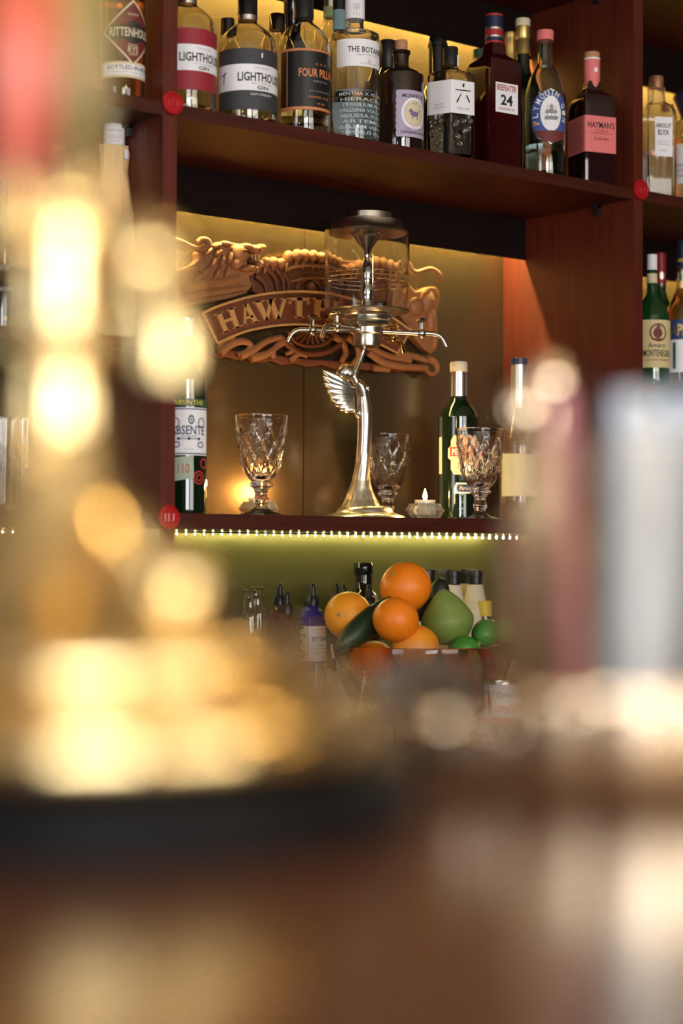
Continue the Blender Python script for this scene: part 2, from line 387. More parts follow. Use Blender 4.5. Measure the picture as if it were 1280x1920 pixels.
# wax seals on the uprights
def seal(px, py, r, label, ang):
    p = at(px, py, -.001); t = thing('wax_seal', label, 'seal', p, 0, 'red wax seals')
    R = Matrix.Rotation(PI/2, 3, 'X'); mb = MB(); rnd = random.Random(px)
    ring = []
    for r_, h in [(1.0, 0), (1.03, .003), (.97, .0062), (.84, .0066), (.78, .0045), (.4, .0043), (.02, .0043)]:
        ring.append([R @ Vector((r*r_*(1+.03*math.sin(3*q+ang))*math.cos(q), r*r_*(1+.03*math.cos(2*q+ang))*math.sin(q), h)) for q in [2*PI*j/36 for j in range(36)]])
    mb.loft(ring); mb.build('disc', WAX, t)
    e = MB()
    for x0, z0, x1, z1 in [(-.4, -.3, -.4, .3), (-.05, -.3, -.05, .32), (-.05, .3, .2, .12), (.2, .12, -.05, .0), (.42, -.3, .42, .3), (.42, -.3, .25, -.3)]:
        e.tube([(x0*r, -.0045, z0*r), (x1*r, -.0045, z1*r)], .0011, 6)
    e.build('embossed_mark', WAX, t)
seal(322, 194, .0205, 'red wax seal on the left upright at the upper shelf', .3)
seal(1199, 356, .0215, 'red wax seal on the right upright at the upper shelf', 1.2)
seal(315, 970, .021, 'red wax seal on the left upright beside the dotted lights', 2.2)

# ------------------------------------------------------------------ bottles
class Bottle:
    """A bottle standing at photo column cx on a shelf of height zs, its centre at Y; rows and radii are read off the photo and turned into metres."""
    def __init__(s, name, label, cx, Y, zs, phi=0.0, cat='bottle', group='bottles on the back bar'):
        p = at(cx, 600, Y); p.z = zs
        # keep the column cx exact at mid height of the bottle
        s.p = p; s.z = depth((p.x, p.y, CAM.z)); s.k = s.z/FPX; s.zs = zs
        s.t = thing(name, label, cat, p, camturn(p)+math.radians(phi), group)
        s.sec = None; s.n = 40
    def H(s, y, rpx=0.0): return zat(s.p, y, rpx*s.k)-s.zs
    def body(s, prof, mat, sec=None, hollow=True, liquid=None, wall=2.6, base=9, name='glass', n=40, smooth=3, c0=.93):
        """prof [(photo row, radius px)] bottom to top; the base is added"""
        k = s.k; s.sec = sec; s.n = n
        pr = [(r*k, s.H(y)) for y, r in prof]
        if smooth: pr = crom(pr, smooth)
        r0 = pr[0][0]; pr = [q for q in pr if q[1] > .004]
        outer = [(r0*c0, 0.0), (r0*.985, .0016), (r0, .004)]+pr
        mb = MB()
        if hollow:
            wl = wall*k
            inner = [(max(r-wl, .0015), h) for r, h in pr if h > base*k]
            inner = [(inner[0][0]*.9, base*k-.0006)]+inner
            inner[-1] = (max(pr[-1][0]-wl, .0015), pr[-1][1])
            mb.lathe([(.0003, .0012)]+outer+inner[::-1]+[(.0003, base*k-.0006)], n, sec, cap0=False, cap1=False)
            s.inner = inner
            o = mb.build(name, mat, s.t, fix=False)
            if liquid:
                hl = s.H(liquid[0]); q = [(r-.0003, h) for r, h in inner if h < hl]
                q = [(q[0][0], q[0][1]+.0005)]+q[1:]; q.append((q[-1][0], hl))
                l = MB().lathe(q, n, sec).build('liquid', liquid[1], s.t, fix=False)
        else:
            mb.lathe([(.0003, 0)]+outer+[(.0003, pr[-1][1])], n, sec, cap0=False, cap1=False)
            o = mb.build(name, mat, s.t, fix=False)
        s.o = o
        return s
    def cap(s, prof, mat, name='cap', n=28):
        pr = [(r*s.k, s.H(y)) for y, r in prof]
        return MB().lathe([(.0003, pr[0][1])]+pr+[(.0003, pr[-1][1])], n, cap0=False, cap1=False).build(name, mat, s.t, fix=False)
    def paper(s, y0, y1, r, mat, a0=-180, a1=180, name='label', parent=None, off=.0005, cut=None, serr=0):
        """a label between rows y0 (bottom) and y1 (top) round the body of radius r px"""
        h0, h1 = s.H(y0, r), s.H(y1, r); n = max(6, int(abs(a1-a0)/5)); sec = s.sec or (lambda t: 1.0); rings = []
        rows = 10 if cut else (14 if serr else 1)
        for i in range(rows+1):
            u = i/rows; ring = []
            for j in range(n+1):
                v = j/n; aa = a0+(a1-a0)*v
                if cut: m = (a0+a1)/2; aa = m+(aa-m)*cut(u*2-1)
                h = h0+(h1-h0)*u
                if serr: aa += serr*(i % 2)*(-1 if j == 0 else 1 if j == n else 0)
                t = math.radians(aa); rr = r*s.k*sec(t)+off
                ring.append(Vector((rr*math.sin(t), -rr*math.cos(t), h)))
            rings.append(ring)
        return MB().loft(rings, False, False, False).build(name, mat, parent or s.t, fix=False)
    def text(s, body, y, r, wpx, hpx, mat, parent=None, ang=0.0, bold=0.0, shear=0.0, off=.0009, name='lettering'):
        mb = MB(); rr = r*s.k+off
        lettering(mb, body, wpx*s.k, hpx*s.k if hpx else None, cyl(rr, s.H(y, r), math.radians(ang)), bold, shear)
        return mb.build(name, mat, parent or s.t, False, fix=False)
    def texts(s, rows, r, mat, parent, ang=0.0, bold=0.0, off=.0009, name='lettering'):
        mb = MB()
        for body, y, wpx, hpx in rows: lettering(mb, body, wpx*s.k, hpx*s.k, cyl(r*s.k+off, s.H(y, r), math.radians(ang)), bold)
        return mb.build(name, mat, parent, False, fix=False)
    def ftexts(s, rows, r, mat, parent, rot=0.0, bold=0.0, off=.0012, x0=0.0, name='lettering'):
        mb = MB()
        for body, y, wpx, hpx in rows: lettering(mb, body, wpx*s.k, hpx*s.k, flat(-r*s.k-off, s.H(y, r), x0*s.k, rot), bold)
        return mb.build(name, mat, parent, False, fix=False)
    def patch(s, y, r, shape, mat, parent, ang=0.0, off=.0009, name='mark', cyl_=True, rot=0.0):   # filled polygons [(x px, y px up)] round (ang, row y)
        mb = MB(); pl = cyl(r*s.k+off, s.H(y, r), math.radians(ang)) if cyl_ else flat(-r*s.k-off, s.H(y, r), 0, rot)
        for poly in shape:
            if cyl_ and max(q[0] for q in poly)-min(q[0] for q in poly) > 7:
                bm = bmesh.new(); bm.faces.new([bm.verts.new((q[0], q[1], 0)) for q in poly]); x = min(q[0] for q in poly)+3
                while x < max(q[0] for q in poly):
                    bmesh.ops.bisect_plane(bm, geom=bm.verts[:]+bm.edges[:]+bm.faces[:], plane_co=(x, 0, 0), plane_no=(1, 0, 0)); x += 3
                bm.verts.index_update(); mb.add([pl(v.co.x*s.k, v.co.y*s.k) for v in bm.verts], [tuple(v.index for v in f.verts) for f in bm.faces]); bm.free()
            else: mb.add([pl(a*s.k, b*s.k) for a, b in poly], [tuple(range(len(poly)))])
        return mb.build(name, mat, parent, False, fix=False)
def ell(rx, ry, n=24, cx=0, cy=0): return [(cx+rx*math.cos(2*PI*i/n), cy+ry*math.sin(2*PI*i/n)) for i in range(n)]
def ringpoly(rx0, ry0, rx1, ry1, n=28, cy=0):
    a = ell(rx0, ry0, n, 0, cy); b = ell(rx1, ry1, n, 0, cy); return [[a[i], a[(i+1) % n], b[(i+1) % n], b[i]] for i in range(n)]
def rect(x0, y0, x1, y1): return [(x0, y0), (x1, y0), (x1, y1), (x0, y1)]

# --- middle bay, upper shelf, front row ------------------------------------------------
def stout(name, label, cx, phi, rows, lab_mat, lab, band):
    b = Bottle(name, label, cx, .062, SH_UP, phi)
    sy, ny, top = rows
    b.body([(230, 56), (sy+20, 56), (sy, 55.5), (sy-18, 49), (sy-34, 33), (sy-44, 20), (sy-50, 17.5), (ny, 17)], GLASS_Y, liquid=(sy+66, LIQ), base=11)
    b.cap([(ny, 19), (ny-9, 19)], SILVER, 'cap_ring'); b.cap([(ny-9.2, 18.6), (top, 18.6), (top-2, 17)], BLACKG, 'cap')
    L = b.paper(lab[0], lab[1], 56, lab_mat, -100, 100)
    W = b.paper(band[0], band[1], 56, PAPER, -100, 100, 'label_band', off=.0008)
    m = (band[0]+band[1])/2
    b.texts([('LIGHTHOUSE', m-1, 98, 17)], 56, INK, W, 0, .022, .0012)
    b.texts([('BATCH DISTILLED', m+11.5, 44, 3), ('PURE CRAFTED', m-18, 34, 3)], 56, INK_GR, W, 0, 0, .0012)
    b.texts([('GIN', m+19, 24, 7)], 56, INK, W, 0, .02, .0012)
    b.patch(m, 56, [[(-4, -12), (-2, -12), (1, 10), (-1, 11)], [(-9, 3), (5, 9), (5, 11), (-9, 6)]], INK_N, W, -78, .0012)
    return b, L
b, L = stout('gin_bottle', 'clear round gin bottle with crimson and white label, first on the upper shelf', 347, 35, (50, 3, -42), CRIM, (162, 45), (126, 76))
b.texts([('1', 62, 3, 9)], 56, INK_R, L)
b, L = stout('gin_bottle', 'clear round gin bottle with charcoal and white label, right of the crimson one', 461, 31, (84, 34, -18), GREYM, (200, 84), (164, 114))
b.texts([('NAVY STRENGTH', 171, 44, 4), ('1', 96, 3, 9)], 56, PAPER, L, -2)
# four-pillars style bottle
b = Bottle('gin_bottle', 'clear gin bottle with black label and copper lettering on the upper shelf', 567, .058, SH_UP, 40)
b.body([(262, 50), (100, 50), (84, 49.5), (66, 44), (50, 32), (40, 20), (34, 16.5), (28, 16)], GLASS_Y, liquid=(210, LIQ_PALE), base=16)
b.cap([(30, 18.5), (-25, 18.5), (-27, 17)], BLACK, 'cap')
L = b.paper(201, 84, 50, GREYM, -96, 130); L.data.materials[0] = BLACK
b.texts([('FOUR PILLARS', 130, 90, 16)], 50, ORANGEI, L, 0, .03, .0011)
b.texts([('RARE DRY GIN', 146, 34, 4), ('SMALL AUSTRALIAN DISTILLERY', 165, 50, 3)], 50, INK_GR, L, 0, 0, .0011)
b.texts([('BARREL AGED', 176, 50, 4), ('43.8%', 188, 20, 4), ('* * *', 113, 26, 5)], 50, ORANGEI, L, 0, 0, .0011)
for y0, y1, nm in ((89, 84.5, 0), (200.5, 195, 1)): b.paper(y1 if nm else y0, y0 if nm else y1, 50, ORANGEI, -96, 130, 'copper_band', L, .0011)
b.paper(194, 90, 50, ORANGEI, -78, -76, 'copper_rule', L, .0011)
# tall clear bottle with embossed lettering
b = Bottle('gin_bottle', 'tall clear gin bottle with white label and embossed pale blue lettering', 663, .055, SH_UP, 36)
b.body([(282, 46), (80, 46), (66, 45), (58, 40), (54, 26), (50, 17.5), (34, 16.5), (30, 16.5)], GLASS, liquid=(172, LIQ), base=10, wall=3)
b.cap([(32, 18.6), (-30, 18.6), (-32, 17)], PAPER, 'capsule')
b.texts([('\\\\|//', 6, 14, 16), ('/ | \\', 20, 12, 10)], 18.6, INK_GR, b.t, -25, 0, .0006, 'capsule_print')
L = b.paper(118, 66, 46, PAPER, -82, 82)
b.texts([('THE BOTANIST', 86, 86, 11)], 46, INK, L, 0, .012, .0011)
b.texts([('ISLAY DRY GIN', 96, 50, 3), ('22 botanicals', 112, 40, 2.6)], 46, INK_GR, L, 0, 0, .0011); b.texts([('22', 107, 7, 6)], 46, INK_R, L, 0, 0, .0011)
b.paper(276, 172, 41, PALELET, 110, 250, 'liquid_brightener', off=0)  # pale sheet added behind the liquid to make it look brighter
for i, row in enumerate(['MENTHA X VILLOSA', 'HIERACIUM', 'TRIFOLIUM REPENS', 'CALLUNA VULGARIS', 'MELISSA FUSCA', 'ARTEMISIA', 'GALIUM VERUM', 'THYMUS POLY']):
    b.text(row, 170+i*10.5, 46, 108, 6.5, PALELET, b.t, -8+4*(i % 3), .004, 0, .0005, 'embossed_lettering')
# black apothecary bottle with stamp label
b = Bottle('gin_bottle', 'black apothecary gin bottle with cork and lilac stamp label', 750, .052, SH_UP, 36)
b.body([(296, 43), (152, 43), (140, 40), (130, 31), (124, 18), (119, 15), (98, 15)], DK_BROWN, hollow=False)
b.cap([(97, 17.5), (91, 18), (90, 16)], DK_BROWN, 'lip'); b.cap([(90, 12), (72, 12.4), (70.5, 11)], CORK, 'cork')
L = b.paper(252, 163, 43, LILAC, -47, 44, serr=2)
b.patch(207, 43, ringpoly(27, 30, 22, 25), PAPER, L, 0, .001, 'label_ring'); o = b.patch(207, 43, [ell(21, 24)], LILAC_D, L, 0, .0008, 'label_oval'); o.data.materials[0] = CREAM
b.patch(209, 43, [ell(9, 5, 14, 0, 1), ell(4, 4, 12, -8, 6), rect(-6, -9, -4, 0), rect(5, -9, 7, 0), [(8, 3), (14, 9), (13, 10), (7, 5)]], LILAC_D, L, 0, .0012, 'label_picture')
b.texts([('MONKEY 47', 174, 50, 7)], 43, INK, L, 0, .01, .0012); b.texts([('SCHWARZWALD DRY GIN', 243, 56, 6)], 43, INK, L, 0, .006, .0012)
b.texts([('DISTILLED', 236, 40, 3), ('47', 188, 12, 5)], 43, LILAC_D, L, 0, 0, .0012)
# hexagonal bottle
b = Bottle('gin_bottle', 'clear hexagonal gin bottle with white label and brush strokes', 843, .056, SH_UP, 32)
b.body([(312, 44), (150, 44), (142, 43), (136, 36), (130, 20), (124, 13), (118, 13)], GLASS, sec=ngon(6, 0, 40), liquid=(214, LIQ), base=10, n=60, smooth=0, wall=4)
b.cap([(119, 14.6), (86, 14.6), (84, 13.6)], BLACK, 'cap'); b.paper(117, 96, 14.6, PAPER, 20, 40, 'cap_seal', off=.0006)
L = b.paper(208, 145, 44, PAPER, -92, 92)
b.patch(176, 44, [[(-1, 18), (2, 19), (3, 25), (0, 26), (-2, 22)], [(-17, 11), (17, 12), (17, 14), (-17, 13)], [(-5, 6), (-3, 7), (-12, -11), (-15, -13), (-14, -8)], [(6, 5), (9, 4), (15, -7), (14, -10), (10, -4)]], INK, L, 0, .0012, 'brush_mark', False)
b.ftexts([('ROKU GIN', 198, 26, 4)], 44, INK_GR, L); b.ftexts([('JAPANESE', 190, 20, 3), ('CRAFT GIN', 196, 22, 3)], 44, INK_GR, L, -PI/3)
o = MB()
for q in range(-1, 2):
    R = Matrix.Rotation(q*PI/3, 3, 'Z')
    for i in range(9):
        a = random.uniform(-18, 18)*b.k; h = b.H(random.uniform(228, 285)); o.ball(R @ Vector((a, -44*b.k, h)), (.006, .0012, .005), 10, 6, R)
o.build('embossed_blossoms', GLASS, b.t)
# deep red square bottle
b = Bottle('gin_bottle', 'deep red square gin bottle with small white 24 label', 925, .062, SH_UP, 38)
b.body([(325, 37), (140, 37.5), (122, 37.5), (112, 33), (102, 20), (98, 16.5), (78, 15.5)], RED_GLASS, sec=ngon(4, 0, 26), hollow=False, n=48, smooth=0)
for i, (y0, y1, m, r) in enumerate([(78, 74, REDCAP, 17.4), (74, 67, NAVYCAP, 17), (67, 63, SILVER, 17.4), (63, 52, REDCAP, 17), (52, 48, SILVER, 17.4), (48, 44, NAVYCAP, 17), (44, 26, NAVYCAP, 16.6), (26, 22, REDCAP, 16.8)]):
    b.cap([(y0, r), (y1, r)], m, 'capsule_ring')
L = b.patch(178, 37.5, [rect(-26, -28, 27, 28)], PAPER, b.t, 0, .0006, 'label', False)
b.ftexts([('BEEFEATER', 159, 46, 11)], 37.5, INK_R, L, 0, .012); b.ftexts([('24', 182, 28, 20)], 37.5, INK, L, 0, .03); b.ftexts([('LONDON DRY GIN', 199, 38, 4)], 37.5, INK_R, L)
# pale green bottle with oval label
b = Bottle('gin_bottle', 'pale green glass gin bottle with blue oval ship label', 1021, .05, SH_UP, 17)
b.body([(338, 38.5), (190, 38.5), (172, 37.5), (152, 33), (135, 25), (122, 17.5), (112, 15), (72, 13.5)], GLASS_G, liquid=(272, LIQ), base=10)
b.cap([(71, 16), (54, 16.2), (52, 15)], CORAL, 'cap')
def ovalcut(u): return math.sqrt(max(0.0, 1-u*u))
L = b.paper(266, 160, 38.5, PAPER, -62, 62, cut=lambda u: max(.02, ovalcut(u)))
L.data.materials[0] = SILVER
b.paper(264, 162, 38.5, BLUEP, -59, 59, 'blue_ring', L, .0009, cut=lambda u: max(.02, ovalcut(u)))
b.patch(208, 38.5, [ell(21, 33, 28)], CREAM, L, 0, .0014, 'cream_oval').data.materials[0] = PAPER
b.patch(213, 38.5, [[(-33, -27), (33, -27), (26, -39), (12, -48), (-12, -48), (-26, -39)]], MAROON, L, 0, .0017, 'brown_band')
b.patch(210, 38.5, [[(-13, -10), (12, -10), (15, -3), (-12, -3)], rect(-8, -3, -7, 18), rect(0, -3, 1, 22), rect(7, -3, 8, 16), [(-12, 1), (-3, 2), (-4, 9), (-11, 8)], [(-4, 2), (5, 2), (4, 11), (-4, 11)], [(5, 2), (12, 3), (11, 9), (5, 8)], [(-4, 12), (4, 12), (3, 18), (-3, 18)]], INK_GR, L, 0, .0019, 'ship_picture')
o = MB(); word = 'PLYMOUTH GIN'
for i, ch in enumerate(word):
    if ch == ' ': continue
    a = math.radians(200-i*19); cx_, cy_ = 31*math.cos(a), 42*math.sin(a)
    nx, ny = math.cos(a)*42, math.sin(a)*31; rot = math.atan2(ny, nx)-PI/2; c_, s_ = math.cos(rot), math.sin(rot); pl = cyl(38.5*b.k+.0016, b.H(211, 38.5))
    lettering(o, ch, 8*b.k, 12*b.k, (lambda x, y, cx_=cx_, cy_=cy_, c_=c_, s_=s_: pl(cx_*b.k+x*c_-y*s_, cy_*b.k+x*s_+y*c_)), .012)
o.build('lettering', PAPER, L, False, fix=False)
b.patch(224, 38.5, [ell(4, 4, 12, -31, -3)], ORANGEI, L, 0, .0017, 'rosette')
# dark bottle with coral label
b = Bottle('gin_bottle', 'dark square sloe gin bottle with coral pink label, last on the upper shelf', 1109, .058, SH_UP, 30)
b.body([(350, 34), (200, 34), (188, 33), (178, 27), (168, 16), (162, 13.5), (150, 13)], SLOE, sec=ngon(4, 0, 18), hollow=False, n=48, smooth=0)
b.cap([(162, 13.4), (152, 15), (112, 15.2), (108, 15)], CORAL, 'neck_wrap'); b.cap([(108, 15.2), (105, 15.4)], PAPER, 'neck_band'); b.cap([(105, 14.8), (95, 14.8), (93.5, 14)], CORK, 'stopper')
b.patch(125, 15.2, [ell(4, 5, 12)], PAPER, b.t, 0, .0006, 'neck_mark')
L = b.paper(282, 213, 34, CORAL, -132, 44)
b.ftexts([('HAYMAN\'S', 230, 56, 12)], 34, INK, L, 0, .01); b.ftexts([('OF LONDON', 241, 28, 3), ('SLOE GIN', 256, 30, 5), ('-------', 246, 44, 1)], 34, MAROON, L)
b.ftexts([('DISTILLED WITH', y, 44, 2) for y in range(224, 274, 6)], 34, MAROON, L, -PI/2)

# --- middle bay, upper shelf, back row ---------------------------------------------------
def plain(name, label, cx, Y, zs, prof, mat, caps, phi=20, hollow=False, liquid=None, group='bottles on the back bar'):
    b = Bottle(name, label, cx, Y, zs, phi, group=group)
    b.body(prof, mat, hollow=hollow, liquid=liquid)
    for pr, m, nm in caps: b.cap(pr, m, nm)
    return b
plain('back_row_bottle', 'clear bottle with small black cap behind the charcoal label gin', 424, .20, SH_UP, [(250, 34), (120, 34), (95, 28), (75, 16), (64, 13), (58, 13)], GLASS_Y, [([(60, 13.5), (30, 13.5), (29, 12)], BLACK, 'cap')], hollow=True)
plain('back_row_bottle', 'clear bottle with low brown cap left of the copper lettered gin', 517, .20, SH_UP, [(260, 36), (110, 36), (86, 32), (68, 22), (56, 14), (50, 13.5)], GLASS_Y, [([(51, 15.5), (23, 15.5), (21, 14)], DK_BROWN, 'cap')], hollow=True)
plain('back_row_bottle', 'tall black capped bottle behind the copper lettered gin', 545, .24, SH_UP, [(270, 36), (110, 36), (86, 30), (66, 18), (54, 13)], DK, [([(60, 15), (24, 15), (22, 16), (-30, 16)], BLACKG, 'capsule')])
plain('back_row_bottle', 'clear bottle with pale lime neck band behind the embossed gin', 616, .24, SH_UP, [(270, 36), (110, 36), (80, 34), (56, 22), (40, 14), (28, 12)], GLASS_Y, [([(28, 12.6), (8, 12.6)], LIME_B, 'neck_band'), ([(8, 12), (-30, 12)], SILVER, 'capsule')], hollow=True)
plain('back_row_bottle', 'clear bottle with pale blue neck band beside the white capsule', 634, .16, SH_UP, [(270, 36), (120, 36), (90, 32), (64, 18), (52, 12)], GLASS_Y, [([(52, 12.8), (14, 12.8)], PALEBLUE, 'neck_band'), ([(14, 12.4), (-30, 12.4)], BLACK, 'capsule')], hollow=True)
plain('back_row_bottle', 'black bottle hidden behind the apothecary gin', 724, .2, SH_UP, [(290, 40), (170, 40), (150, 34), (135, 20), (122, 14)], DK, [([(124, 15), (112, 16), (100, 17), (74, 17), (71, 15)], BLACK, 'capsule')])
plain('back_row_bottle', 'tall black bottle with ringed capsule behind the hexagonal gin', 819, .2, SH_UP, [(310, 38), (190, 38), (168, 32), (150, 20), (136, 16)], DK, [([(138, 17), (84, 17), (83, 19), (77, 19), (76, 17), (66, 16.5), (62, 14)], BLACKG, 'capsule')])
plain('back_row_bottle', 'clear bottle with green screw cap behind the deep red gin', 896, .2, SH_UP, [(320, 34), (180, 34), (150, 26), (125, 14), (108, 10), (100, 10)], GLASS_Y, [([(102, 10.5), (88, 10.5), (87, 9)], GREENCAP, 'cap')], hollow=True)
plain('back_row_bottle', 'bottle with pale gold foil neck between two gin bottles', 955, .25, SH_UP, [(330, 34), (190, 34), (160, 26), (130, 14), (106, 11)], DK_GREEN, [([(110, 12), (70, 11), (68, 12.5), (56, 12.5)], GOLDF, 'foil')])
plain('back_row_bottle', 'dark bottle with tall gold foil neck behind the ship label gin', 979, .17, SH_UP, [(330, 36), (190, 36), (160, 28), (130, 15), (98, 13)], DK_GREEN, [([(98, 15), (72, 13), (70, 12), (66, 14), (44, 13.5)], GOLDF, 'foil'), ([(44, 14), (31, 14), (29.5, 13)], CREAM, 'cap')])

# --- left bay -------------------------------------------------------------------------
b = Bottle('whiskey_bottle', 'amber rye whiskey bottle with red diamond label on the left bay shelf', 226, .056, SH_UP, 28, group='bottles on the back bar')
b.body([(190, 42), (10, 42), (-10, 40), (-40, 22), (-60, 16), (-90, 15)], GLASS, liquid=(-60, LIQ_AM), base=9)
b.cap([(-85, 17), (-115, 17)], BLACK, 'cap')
D = b.patch(53, 42, [[(-60, 0), (0, 62), (60, 0), (0, -62)]], CREAM, b.t, 0, .0008, 'diamond_label')
b.patch(53, 42, [[(-55, 2), (0, 57), (55, 2)], [(-55, -2), (0, -57), (55, -2)]], MAROON, D, 0, .0013, 'red_field')
b.patch(53, 42, [[(-57, 0), (-44, 14), (-18, 15), (0, 23), (18, 15), (44, 14), (57, 0), (44, -14), (18, -14), (0, -22), (-18, -14), (-44, -14)]], INK, D, 0, .0017, 'black_field')
b.texts([('RITTENHOUSE', 53, 92, 17)], 42, CREAM, D, 0, .02, .0021); b.texts([('100 PROOF', 19, 22, 5), ('RYE', 86, 22, 12), ('STRAIGHT', 77, 20, 4), ('WHISKEY', 95, 18, 4)], 42, CREAM, D, 0, .008, .0021)
L = b.paper(139, 109, 42, CREAM, -92, 92); L.data.materials[0] = LILAC
L.data.materials[0] = CREAM; b.paper(134, 114, 42, PAPER, -80, 80, 'label_panel', L, .0009)
b.texts([('BOTTLED-IN-BOND', 120, 100, 8)], 42, INK, L, 0, .012, .0014); b.texts([('STRAIGHT RYE WHISKEY', 129, 94, 3)], 42, INK_GR, L, 0, 0, .0014)
# white-capped bottle with paper wrap on the left middle shelf
b = Bottle('liqueur_bottle', 'pale bottle with printed white cap and loose paper wrap in the left bay', 212, .12, SH_MID, 5)
b.body([(640, 44), (480, 44), (430, 42), (385, 34), (340, 24), (300, 20), (275, 18), (268, 17)], LABELY, hollow=False)
b.cap([(270, 19.5), (234, 19.5), (230, 17.5)], PAPER, 'cap')
b.texts([('Lijerick', 240, 26, 6), ('PRODUCT OF', 249, 26, 3), ('IMPORTED', 254, 26, 3), ('-BRAND-', 260, 20, 3)], 19.5, INK_GR, b.t, 0, 0, .0006)
wrap = MB(); rnd = random.Random(3); rings = []
for h, r in ((272, 26), (290, 27), (320, 27), (360, 33), (390, 37), (410, 40)):
    rings.append([Vector(((r+rnd.uniform(-2.5, 2.5))*b.k*math.sin(t), -(r+rnd.uniform(-2.5, 2.5))*b.k*math.cos(t), b.H(h)+rnd.uniform(-.004, .004))) for t in [2*PI*j/22 for j in range(22)]])
wrap.loft(rings[::-1], True, False, False).build('paper_wrap', pm('tissue_wrap', (.80, .55, .28), .6, var=.15), b.t, angle=20)
b.patch(283, 27, [rect(-6, -9, 7, 9)], PAPER, b.t, 45, .003, 'tax_strip')
b = Bottle('liqueur_bottle', 'dark slim bottle at the left edge of the middle shelf', 2, .09, SH_MID, 10)
b.body([(640, 28), (470, 28), (445, 24), (425, 12), (400, 9), (360, 9)], DK, hollow=False); b.cap([(362, 10), (335, 10)], BLACK, 'cap')
b.texts([('NEGRO', 500, 34, 10), ('AMARO', 540, 34, 8)], 28, INK_GR, b.t, 0, .01, .0006)
b = Bottle('liqueur_bottle', 'clear round shouldered bottle second from the left edge', 62, .07, SH_MID, 10)
b.body([(640, 36), (450, 36), (425, 34), (405, 26), (390, 14), (370, 10), (345, 10)], AMB_GLASS, hollow=True, liquid=(470, LIQ_AM)); b.cap([(346, 11), (320, 11)], BLACK, 'cap')
b.paper(600, 480, 36, GREYM, -60, 60)
# ribbed highball glasses on the left display shelf
def highball(cx, Y, label):
    b = Bottle('highball_glass', label, cx, Y, SH_LOW, 0, 'glass', 'highball glasses in the left bay')
    k = b.k; H = b.H(785); n = 48; sec = lambda t: 1+.018*math.cos(16*t)
    MB().lathe([(.0003, .001), (26*k, 0), (27*k, .004), (33*k, H), (31.6*k, H), (25.4*k, .012), (.0003, .012)], n, sec, cap0=False, cap1=False).build('tumbler', GLASS_CUT, b.t, fix=False)
highball(2, .07, 'ribbed clear highball glass at the left edge of the shelf')
highball(42, .17, 'ribbed clear highball glass second from the left edge')
highball(96, .08, 'ribbed clear highball glass behind the beer tap')

# --- right bay ---------------------------------------------------------------------------
b = Bottle('vodka_bottle', 'clear square vodka bottle with copper stopper in the right bay', 1230, .05, SH_UP, 22)
b.body([(372, 30), (215, 30), (204, 28), (194, 19), (188, 13.5), (176, 13), (160, 13)], GLASS, sec=ngon(4, 0, 16), liquid=(285, LIQ), base=9, n=48, smooth=0)
b.cap([(161, 13.6), (141, 13.6), (139, 12.6)], COPPER, 'stopper')
L = b.patch(252, 30, [rect(-15, -37, 20, 37)], PAPER, b.t, 0, .0006, 'label', False)
b.ftexts([('ABSOLUT', 231, 30, 8), ('ELYX', 244, 22, 10)], 30, INK, L, 0, .02, x0=2); b.ftexts([('SINGLE ESTATE', 262, 26, 2.5), ('COPPER CRAFTED', 267, 26, 2.5), ('VODKA', 278, 16, 3)], 30, INK_GR, L, 0, 0, x0=2)
b = Bottle('vodka_bottle', 'clear bottle with navy cap at the right edge of the upper shelf', 1292, .06, SH_UP, 0)
b.body([(372, 34), (250, 34), (232, 30), (220, 18), (212, 14)], GLASS_Y, liquid=(262, LIQ), base=9)
b.cap([(214, 16), (180, 30), (178, 30), (172, 28)], NAVYCAP, 'cap'); L = b.paper(340, 265, 34, PAPER, -78, 20); b.texts([('|||||||||', y, 30, 6) for y in (305, 315, 325)], 34, INK, L, -45)
plain('vodka_bottle', 'small bottle with pink cap behind the navy capped bottle', 1252, .2, SH_UP, [(360, 30), (240, 30), (225, 24), (214, 12), (204, 11)], GLASS_Y, [([(206, 11.5), (193, 11.5)], COPPER, 'cap')], hollow=True)
# lower right bay
b = Bottle('amaro_bottle', 'green amaro bottle with yellowed label beside the right upright', 1222, .06, SH_MID, 20)
b.body([(732, 34), (610, 34), (588, 32), (572, 25), (556, 14), (545, 10), (505, 9)], GREEN_GLASS, hollow=False)
b.cap([(530, 10), (512, 9.6)], CREAM, 'neck_label'); b.cap([(505, 9.6), (476, 9.6)], PAPER, 'capsule')
L = b.paper(688, 598, 34, LABELY, -62, 62)
b.texts([('Amaro', 646, 34, 9)], 34, INK, L, -4, .008); b.texts([('MONTENEGRO', 661, 58, 13)], 34, INK, L, 0, .015); b.texts([('LIQUORE ITALIANO', 674, 52, 5)], 34, INK_R, L, 0, .01)
b.patch(622, 34, ringpoly(17, 17, 14, 14)+[ell(9, 10, 16, -1, -1), rect(-13, -14, 12, -11), [(-6, 9), (6, 9), (0, 15)]], MAROON, L, 0, .0011, 'crest')
b = Bottle('amaro_bottle', 'green bottle with red capsule between two aperitif bottles', 1238, .18, SH_MID, 15)
b.body([(722, 34), (610, 34), (590, 28), (565, 16), (545, 10), (530, 10)], GREEN_GLASS, hollow=False); b.cap([(531, 10.5), (474, 10.5), (472.5, 9)], REDCAP, 'capsule'); b.patch(515, 10.5, [ell(6, 7, 14)], SILVER, b.t, 0, .0006, 'crest')
b = Bottle('aperitif_bottle', 'clear aperitif bottle with navy capsule and blue label at the right edge', 1281, .055, SH_MID, 10)
b.body([(732, 38), (620, 38), (595, 36), (575, 30), (555, 19), (530, 14), (480, 12)], GLASS_Y, liquid=(540, LIQ_PALE), base=9)
b.cap([(500, 14), (470, 13.6), (452, 13.2), (450, 12)], NAVYCAP, 'capsule')
